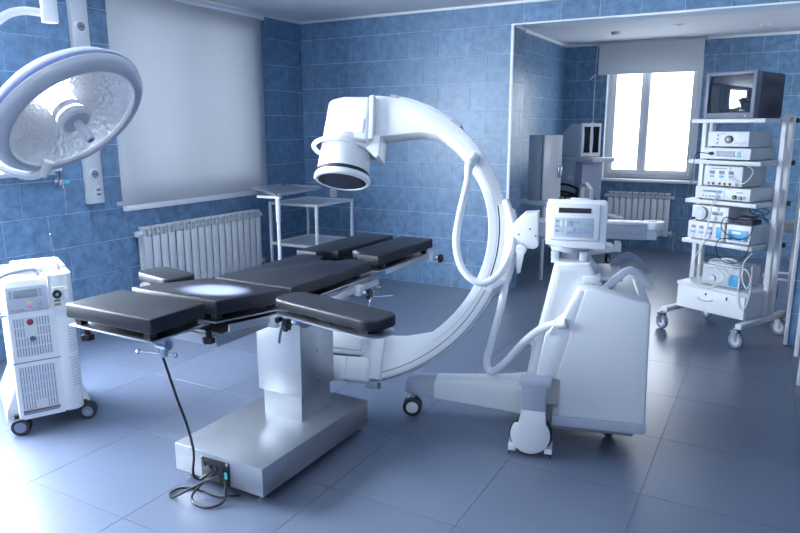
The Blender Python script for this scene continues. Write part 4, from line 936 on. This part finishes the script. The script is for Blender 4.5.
# shelf 3 : electrosurgical unit and recorder
o, fp, w, h = device('electrosurgical_unit', 'tall white electrosurgical unit with three small displays on the cart', 'medical device', -0.130, 0.170, 0.125, 0.33, 1.160, 1.315)
for k, x in enumerate((-0.085, -0.01, 0.06)):
    fbox(fp, x-0.020, x+0.020, 0.095, 0.120, 'shade_grey', 'display'); fbox(fp, x-0.016, x+0.016, 0.070, 0.086, 'device_blue' if k == 1 else 'violet')
    for q in range(2): fbox(fp, x-0.018+q*0.020, x-0.004+q*0.020, 0.050, 0.062, 'plastic_bright')
for x in (-0.105, -0.07, -0.02, 0.02, 0.06, 0.11): fcyl(fp, x, 0.024, 0.010, 'black' if x > -0.08 else 'shade_grey', 'jack', 0.006)
fbox(fp, -0.10, 0.03, 0.134, 0.139, 'ink', 'lettering', 0.0008)
o, fp, w, h = device('insufflator', 'wide low white insufflator with a blue display strip on the cart', 'medical device', -0.185, 0.245, 0.118, 0.36, 1.057, 1.158, 'plastic_white', 'plastic_white')
fbox(fp, -0.165, 0.02, 0.015, 0.085, 'device_panel', 'panel'); fbox(fp, -0.155, 0.005, 0.058, 0.078, 'device_blue', 'display')
for k in range(6): fbox(fp, -0.15+k*0.026, -0.134+k*0.026, 0.024, 0.038, 'plastic_grey', 'key', 0.006)
fcyl(fp, 0.10, 0.035, 0.016, 'black', 'gas_port', 0.014); fcyl(fp, 0.145, 0.034, 0.012, 'shade_grey', 'gas_port', 0.014); fbox(fp, 0.165, 0.18, 0.024, 0.046, 'teal', 'power_switch'); fbox(fp, 0.11, 0.16, 0.068, 0.073, 'ink', 'lettering', 0.0008)
# shelf 4 : pump, shaver, small controller
o, fp, w, h = device('roller_pump', 'grey pump unit with a big round pump head, above the two-part control box', 'medical device', -0.205, 0.090, 0.130, 0.28, 0.886, 1.010)
fcyl(fp, -0.065, 0.066, 0.050, 'device_grey', 'pump_head', 0.030, 28); fcyl(fp, -0.065, 0.066, 0.034, 'plastic_pale', 'pump_cover', 0.034, 24)
fbox(fp, 0.02, 0.10, 0.060, 0.085, 'lcd', 'display'); fbox(fp, 0.03, 0.06, 0.030, 0.042, 'plastic_pale'); fcyl(fp, -0.125, 0.02, 0.010, 'black', 'jack', 0.03)
o, fp, w, h = device('shaver_console', 'white console with a row of small blue displays on the cart', 'medical device', -0.225, 0.075, 0.125, 0.30, 0.743, 0.885, 'plastic_white', 'plastic_white')
for k, x in enumerate((-0.10, -0.035, 0.035)):
    fbox(fp, x-0.018, x+0.014, 0.088, 0.110, 'shade_grey', 'display')
    for q in range(2): fbox(fp, x-0.022+q*0.022, x-0.006+q*0.022, 0.050, 0.068, 'device_blue' if q else 'violet')
    fcyl(fp, x, 0.026, 0.010, 'plastic_pale', 'jack', 0.006)
fbox(fp, 0.085, 0.125, 0.030, 0.115, 'device_blue', 'side_panel')
o, fp, w, h = device('motor_console', 'small white motor console with a cyan front panel beside the wider console', 'medical device', 0.090, 0.275, 0.122, 0.30, 0.743, 0.890, 'device_grey', 'plastic_white')
fbox(fp, -0.075, 0.075, 0.030, 0.110, 'device_blue', 'panel'); fbox(fp, -0.05, 0.02, 0.080, 0.098, 'plastic_bright', 'display', 0.006); fcyl(fp, -0.05, 0.045, 0.012, 'black', 'jack', 0.012); fcyl(fp, 0.04, 0.045, 0.010, 'plastic_bright', 'knob', 0.012)
# bottom : suction pump
o, fp, w, h = device('suction_pump', 'squat grey suction pump with a cyan corner, on top of the cart drawer', 'medical device', -0.080, 0.215, 0.140, 0.30, 0.399, 0.560, 'device_grey', 'device_grey')
fbox(fp, 0.07, 0.135, 0.020, 0.110, 'device_blue', 'side_panel'); fbox(fp, -0.12, 0.05, 0.118, 0.140, 'plastic_pale', 'panel'); fcyl(fp, -0.06, 0.060, 0.026, 'device_grey', 'knob', 0.015)
b = B(); b.tube([(-0.06, 0.10, 0.160), (-0.06, 0.10, 0.190), (-0.03, 0.10, 0.205), (0.03, 0.10, 0.205), (0.06, 0.10, 0.190), (0.06, 0.10, 0.160)], 0.009, 8); b.build('carry_handle', 'plastic_pale', o)
b = B(); b.bb(-0.13, 0.13, 0.03, 0.25, 0.158, 0.172, 0.004); b.build('top_plate', 'plastic_pale', o)
# small dark boxes and cables on the cart
o = on_cart('footswitch', 'small black pedal box with coiled lead on the motor console', 'pedal', 0.195, 0.20, 0.892)
b = B(); b.bb(-0.075, 0.06, -0.04, 0.10, 0.0, 0.035, 0.006); b.build('pedal_base', 'rubber', o)
b = B(); b.box((-0.005, 0.02, 0.045), (0.11, 0.08, 0.02), RX(8), 0.005); b.build('pedal_plate', 'tv_case', o)
def cable(name, label, pts, r, m_):
    b = B(CMX); b.tube(pts, r, 7, smooth=5); return tag(b.build(name, m_), label, 'cable')
cable('lead', 'black lead draped from the pedal box across the motor console', [(0.13, 0.14, 0.925), (0.08, 0.10, 0.94), (0.06, 0.095, 0.87), (0.11, 0.085, 0.82), (0.20, 0.085, 0.79), (0.28, 0.095, 0.83), (0.29, 0.105, 0.93), (0.22, 0.14, 0.96), (0.16, 0.17, 0.955)], 0.0036, 'cable_black')
cable('lead', 'black lead hanging below the shelf of the motor console', [(0.13, 0.103, 0.79), (0.06, 0.08, 0.77), (0.05, 0.072, 0.70), (0.10, 0.07, 0.62), (0.20, 0.075, 0.61), (0.27, 0.085, 0.68), (0.285, 0.09, 0.755), (0.292, 0.09, 0.79)], 0.0034, 'cable_black')
cable('hose_line', 'long thin white tube looping from the insufflator down over the drawer', [(0.0, 0.10, 1.12), (-0.01, 0.07, 1.03), (-0.03, 0.075, 0.90), (-0.06, 0.085, 0.74), (-0.115, 0.07, 0.60), (-0.135, 0.06, 0.46), (-0.09, 0.055, 0.40), (0.0, 0.055, 0.385), (0.08, 0.055, 0.43), (0.14, 0.06, 0.50), (0.05, 0.07, 0.56), (-0.05, 0.09, 0.54)], 0.005, 'cable_white')
cable('hose_line', 'coiled pale tube hanging at the right front of the cart', [(0.30, 0.12, 0.70), (0.26, 0.09, 0.62), (0.27, 0.08, 0.50), (0.31, 0.08, 0.44), (0.325, 0.08, 0.52), (0.27, 0.085, 0.58), (0.25, 0.075, 0.47), (0.26, 0.06, 0.33), (0.30, 0.06, 0.28), (0.325, 0.075, 0.34), (0.325, 0.10, 0.48), (0.30, 0.14, 0.60)], 0.0045, 'cable_white')
cable('lead', 'thin black camera lead hanging down the left side of the cart', [(-0.075, 0.08, 1.405), (-0.16, 0.06, 1.41), (-0.19, 0.07, 1.34), (-0.20, 0.08, 1.20), (-0.235, 0.07, 1.08), (-0.262, 0.08, 0.98), (-0.266, 0.09, 0.90)], 0.003, 'cable_black')
cable('lead', 'pale lead looped over the electrosurgical unit', [(0.13, 0.10, 1.185), (0.22, 0.08, 1.21), (0.25, 0.11, 1.29), (0.16, 0.15, 1.328), (0.07, 0.13, 1.33), (0.09, 0.09, 1.24), (0.14, 0.09, 1.20)], 0.003, 'cable_white')

cable('lead', 'tangled black lead heaped behind the pedal box on the cart', [(0.26, 0.36, 0.896), (0.22, 0.35, 0.97), (0.14, 0.33, 0.995), (0.18, 0.315, 0.955), (0.26, 0.32, 0.96), (0.28, 0.34, 0.99), (0.20, 0.37, 1.00), (0.15, 0.38, 0.95), (0.24, 0.39, 0.92), (0.27, 0.37, 0.896)], 0.0036, 'cable_black')
cable('hose_line', 'thin white tube looped loosely over the suction pump', [(-0.06, 0.13, 0.575), (-0.10, 0.10, 0.54), (-0.09, 0.105, 0.46), (0.0, 0.10, 0.43), (0.10, 0.105, 0.45), (0.17, 0.11, 0.53), (0.12, 0.13, 0.60), (0.02, 0.15, 0.61), (-0.04, 0.16, 0.58), (0.06, 0.20, 0.578), (0.20, 0.22, 0.577)], 0.0035, 'cable_white')
# ------------------------------------------------------------------ things behind and beside the cart
t = thing('stool', 'small stool with a tan seat on a white frame behind the cart', 'stool', (0.17, 6.72, 0), 10)
b = B(); b.bb(-0.15, 0.15, -0.15, 0.15, 0.71, 0.79, 0.02, 3); b.build('seat', 'seat_tan', t)
for (x, y) in ((-0.12, -0.12), (0.12, -0.12), (-0.12, 0.12), (0.12, 0.12)):
    b = B(); b.cyl((x*1.1, y*1.1, 0), (x, y, 0.71), 0.014); b.build('leg', 'enamel', t)
b = B(); b.torus(T(0, 0, 0.30), 0.165, 0.010, 28, 6); b.build('foot_ring', 'enamel', t)
b = B(); b.tube([(0.10, 6.30, 0.012), (0.06, 6.31, 0.06), (0.04, 6.32, 0.22), (0.09, 6.30, 0.36), (0.115, 6.30, 0.24), (0.08, 6.32, 0.08), (0.03, 6.34, 0.20), (0.06, 6.40, 0.42), (0.10, 6.46, 0.60)], 0.010, 8)
tag(b.build('suction_tube', 'hose_tan'), 'coiled brown tube hanging behind the right side of the cart', 'tube')

t = thing('side_table', 'white framed table cut off by the right picture edge', 'table', (0.62, 5.02, 0))
for (x, y) in ((-0.36, 0.31), (-0.355, -0.31), (0.36, 0.31), (0.36, -0.31)):
    b = B(); b.bb(x-0.014, x+0.014, y-0.014, y+0.014, 0, 0.78, 0.002); b.build('leg', 'enamel', t)
b = B(); b.bb(-0.38, 0.38, -0.34, 0.34, 0.78, 0.81, 0.004); b.build('table_top', 'enamel', t)

# ------------------------------------------------------------------ white instrument trolley and tray stand in the corner
t = thing('instrument_trolley', 'white tubular instrument trolley with two shelves in the tiled corner', 'trolley', (-4.115, 5.53, 0))
for (x, y) in ((-0.285, -0.31), (0.285, -0.31), (0.285, 0.31), (-0.285, 0.31)):
    b = B(); b.bb(x-0.013, x+0.013, y-0.013, y+0.013, 0.06, 0.875, 0.003); b.build('leg', 'enamel', t)
    castor(t, (x, y, 0), 0.026, 0.016, 30, ftop=0.07)
for (z, nm) in ((0.862, 'top_frame'), (0.452, 'shelf_frame')):
    b = B(); b.bb(-0.285, 0.285, -0.321, -0.299, z-0.013, z+0.013, 0.003); b.bb(-0.285, 0.285, 0.299, 0.321, z-0.013, z+0.013, 0.003); b.bb(-0.296, -0.274, -0.30, 0.30, z-0.013, z+0.013, 0.003); b.bb(0.274, 0.296, -0.30, 0.30, z-0.013, z+0.013, 0.003)
    b.build(nm, 'enamel', t)
    b = B(); b.bb(-0.275, 0.275, -0.30, 0.30, z-0.008, z-0.002); b.build('shelf_plate', 'enamel', t)

t = thing('instrument_stand', 'steel tray stand with raised tray flaps in front of the white trolley', 'stand', (-3.74, 4.50, 0))
A_ = Vector((-4.40, 4.92, 0)); B_ = Vector((-3.75, 4.53, 0)); C_ = Vector((-3.84, 5.33, 0)); D_ = Vector((-4.38, 5.42, 0)); O_ = Vector((-3.74, 4.50, 0))
tp = [(p-O_) for p in (A_, B_, C_, D_)]
b = B(); b.prism([(p.x, p.y) for p in tp], 1.020, 1.028); tr_ = b.build('tray', 'alu', t)
for (i, j) in ((0, 1), (1, 2), (2, 3), (3, 0)):
    p, q = tp[i], tp[j]; d = (q-p); L_ = d.length; m_ = (p+q)/2; a = math.degrees(math.atan2(d.y, d.x))
    b = B(T(m_.x, m_.y, 1.030) @ RZ(a)); b.box((0, 0, 0), (L_-0.06, 0.008, 0.030), RX(25 if i < 2 else -20), 0.002); b.build('tray_flap', 'alu', tr_)
b = B(); b.cyl((0.0, 0.04, 0.03), (0.0, 0.04, 0.80), 0.016); b.cyl((0.0, 0.04, 0.80), (0.0, 0.04, 1.02), 0.021); b.build('post', 'enamel', t)
b = B(); b.bb(-0.22, 0.03, 0.02, 0.06, 1.000, 1.020, 0.003); b.build('tray_arm', 'enamel', t)
b = B(); b.bb(-0.50, 0.02, 0.02, 0.06, 0.0, 0.03, 0.004); b.bb(-0.03, 0.03, -0.10, 0.30, 0.0, 0.03, 0.004); b.build('foot', 'enamel', t)

# ------------------------------------------------------------------ bay furniture
ca = R(22.8)
t = thing('wall_cabinet', 'tall narrow white metal cabinet with a handled door in the bay', 'cabinet', (-2.165, 6.98, 0.83), math.degrees(-ca))
# local x across the side, whose shade is put in as grey, local y along the door
b = B(); b.bb(-0.185, -0.012, 0.0, 0.30, 0, 0.69, 0.004); b.build('body', 'plastic_pale', t)
b = B(); b.bb(-0.012, 0.004, 0.012, 0.29, 0.01, 0.68); b.build('door_seal', 'shade_grey', t)
b = B(); b.bb(0.004, 0.024, 0.005, 0.30, 0.005, 0.69, 0.004); d_ = b.build('door', 'enamel', t)
b = B(); b.tube([(0.024, 0.25, 0.36), (0.06, 0.25, 0.355), (0.065, 0.25, 0.30), (0.06, 0.25, 0.255), (0.024, 0.25, 0.25)], 0.008, 8); b.build('handle', 'steel_bright', d_)
b = B(); b.bb(0.024, 0.034, 0.23, 0.27, 0.235, 0.375, 0.003); b.build('handle_plate', 'steel_bright', d_)
t = thing('stand_table', 'small white table with square legs carrying the narrow cabinet', 'table', (-2.22, 7.05, 0), math.degrees(-ca))
b = B(); b.bb(-0.24, 0.24, -0.16, 0.40, 0.795, 0.828, 0.004); b.build('table_top', 'enamel', t)
for (x, y) in ((-0.22, -0.14), (0.21, -0.14), (-0.22, 0.38), (0.21, 0.38)):
    b = B(); b.bb(x-0.014, x+0.014, y-0.014, y+0.014, 0, 0.795, 0.002); b.build('leg', 'enamel', t)
b = B(); b.bb(-0.22, 0.21, -0.12, 0.38, 0.42, 0.44, 0.003); b.build('lower_shelf', 'enamel', t)

t = thing('monitor_workstation', 'grey two-monitor X-ray workstation standing under the bay window', 'workstation', (-1.94, 8.08, 0), 58)
# local -y = the side with the screens, local x along it
b = B(); b.prism([(0.0, 1.27), (0.0, 1.64), (0.16, 1.64), (0.30, 1.54), (0.30, 1.27)], -0.15, 0.14, YZ, 0.012); b.build('monitor_hood', 'plastic_pale', t)
b = B(); b.bb(-0.155, 0.155, -0.030, 0.005, 1.262, 1.648, 0.010); mf = b.build('monitor_front', 'plastic_bright', t)
for x in (-0.072, 0.068):
    b = B(); t_ = bmesh.new(); Vg = []
    for k in range(9):
        v = -1+2*k/8; wd = 0.050-0.010*(1-v*v)
        Vg.append((t_.verts.new((x-wd, -0.034-0.004*(1-v*v), 1.458+v*0.150)), t_.verts.new((x+wd, -0.034-0.004*(1-v*v), 1.458+v*0.150))))
    for k in range(8): t_.faces.new((Vg[k][0], Vg[k][1], Vg[k+1][1], Vg[k+1][0]))
    ex = bmesh.ops.extrude_face_region(t_, geom=t_.faces[:]); bmesh.ops.translate(t_, verts=[v for v in ex['geom'] if isinstance(v, bmesh.types.BMVert)], vec=(0, 0.012, 0)); bmesh.ops.recalc_face_normals(t_, faces=t_.faces)
    b.merge(t_); b.build('monitor_screen', 'screen_dark', mf)
b = B(); b.cyl((0.05, 0.02, 1.64), (0.05, 0.02, 1.665), 0.014, n=12); b.build('top_knob', 'plastic_bright', mf)
b = B(); b.bb(-0.19, 0.16, -0.26, 0.34, 1.205, 1.255, 0.008); b.build('keyboard_shelf', 'plastic_pale', t)
b = B(); b.bb(-0.17, 0.17, 0.06, 0.40, 0.25, 1.21, 0.012); cb = b.build('cabinet_body', 'plastic_pale', t)
b = B(); b.bb(-0.15, 0.17, -0.06, 0.06, 0.25, 1.205, 0.008); b.build('rear_box', 'work_grey', t)
b = B(); b.bb(-0.20, -0.168, 0.07, 0.12, 0.98, 1.04, 0.004); b.build('latch', 'plastic_bright', cb)
b = B(); b.prism([(-0.20, 0.68), (-0.20, 0.90), (-0.12, 0.97), (-0.04, 0.93), (-0.04, 0.68), (-0.065, 0.68), (-0.065, 0.91), (-0.115, 0.935), (-0.175, 0.885), (-0.175, 0.68)], -0.16, -0.10, YZ); b.build('guard_handle', 'plastic_bright', t)
for z in (0.78, 0.87):
    b = B(); b.tube([(-0.175, 0.42, z+0.04), (-0.22, 0.28, z+0.06), (-0.225, 0.08, z+0.06), (-0.21, -0.06, z+0.02), (-0.215, -0.03, z-0.05), (-0.225, 0.12, z-0.07), (-0.22, 0.30, z-0.05), (-0.175, 0.42, z-0.03)], 0.015, 8); b.build('wound_cable', 'cable_black', t)
b = B(); b.bb(-0.20, 0.20, -0.28, 0.42, 0.13, 0.25, 0.015); b.build('base', 'plastic_pale', t)
for (x, y) in ((-0.16, -0.24), (0.16, -0.24), (-0.16, 0.38), (0.16, 0.38)):
    castor(t, (x, y, 0), 0.055, 0.03, 20, ftop=0.14, hub='plastic_pale')

# ------------------------------------------------------------------ ceiling pieces
t = thing('smoke_detector', 'round white smoke detector on the bay ceiling above the window', 'detector', (-1.76, 8.30, ZB))
b = B(); b.lathe([(0, -0.035), (0.035, -0.035), (0.05, -0.022), (0.055, 0.0), (0, 0.0)], None, 24); b.build('detector_body', 'plastic_pale', t)
t = thing('smoke_detector', 'flat round white detector on the bay ceiling near the right picture edge', 'detector', (-0.24, 8.48, ZB))
b = B(); b.lathe([(0, -0.030), (0.04, -0.030), (0.055, -0.018), (0.06, 0.0), (0, 0.0)], None, 24); b.build('detector_body', 'plastic_pale', t)
t = thing('ceiling_downlight', 'small round fitting on the bay ceiling between the two detectors', 'ceiling fitting', (-1.05, 8.05, ZB))
b = B(); b.lathe([(0, -0.012), (0.03, -0.014), (0.05, -0.006), (0.055, 0.0), (0, 0.0)], None, 24); b.build('fitting_ring', 'plastic_pale', t)
b = B(); b.lathe([(0, -0.016), (0.02, -0.016), (0.024, -0.012), (0, -0.012)], None, 16); b.build('fitting_core', 'shade_grey', t)
for k, (lx, ly, lb) in enumerate(((-3.0, 0.3, 'nearest the near window'), (-0.6, 0.3, 'above the camera'))):  # unseen housings for the added fill lights
    t = thing('fill_light', 'long white housing of an added ceiling fill light ' + lb, 'light', (lx, ly, 2.66), 0, 'added ceiling fill lights')
    b = B(); b.bb(-0.62, 0.62, -0.17, 0.17, 0.0, 0.05, 0.006); b.build('fill_housing', 'plastic_white', t)
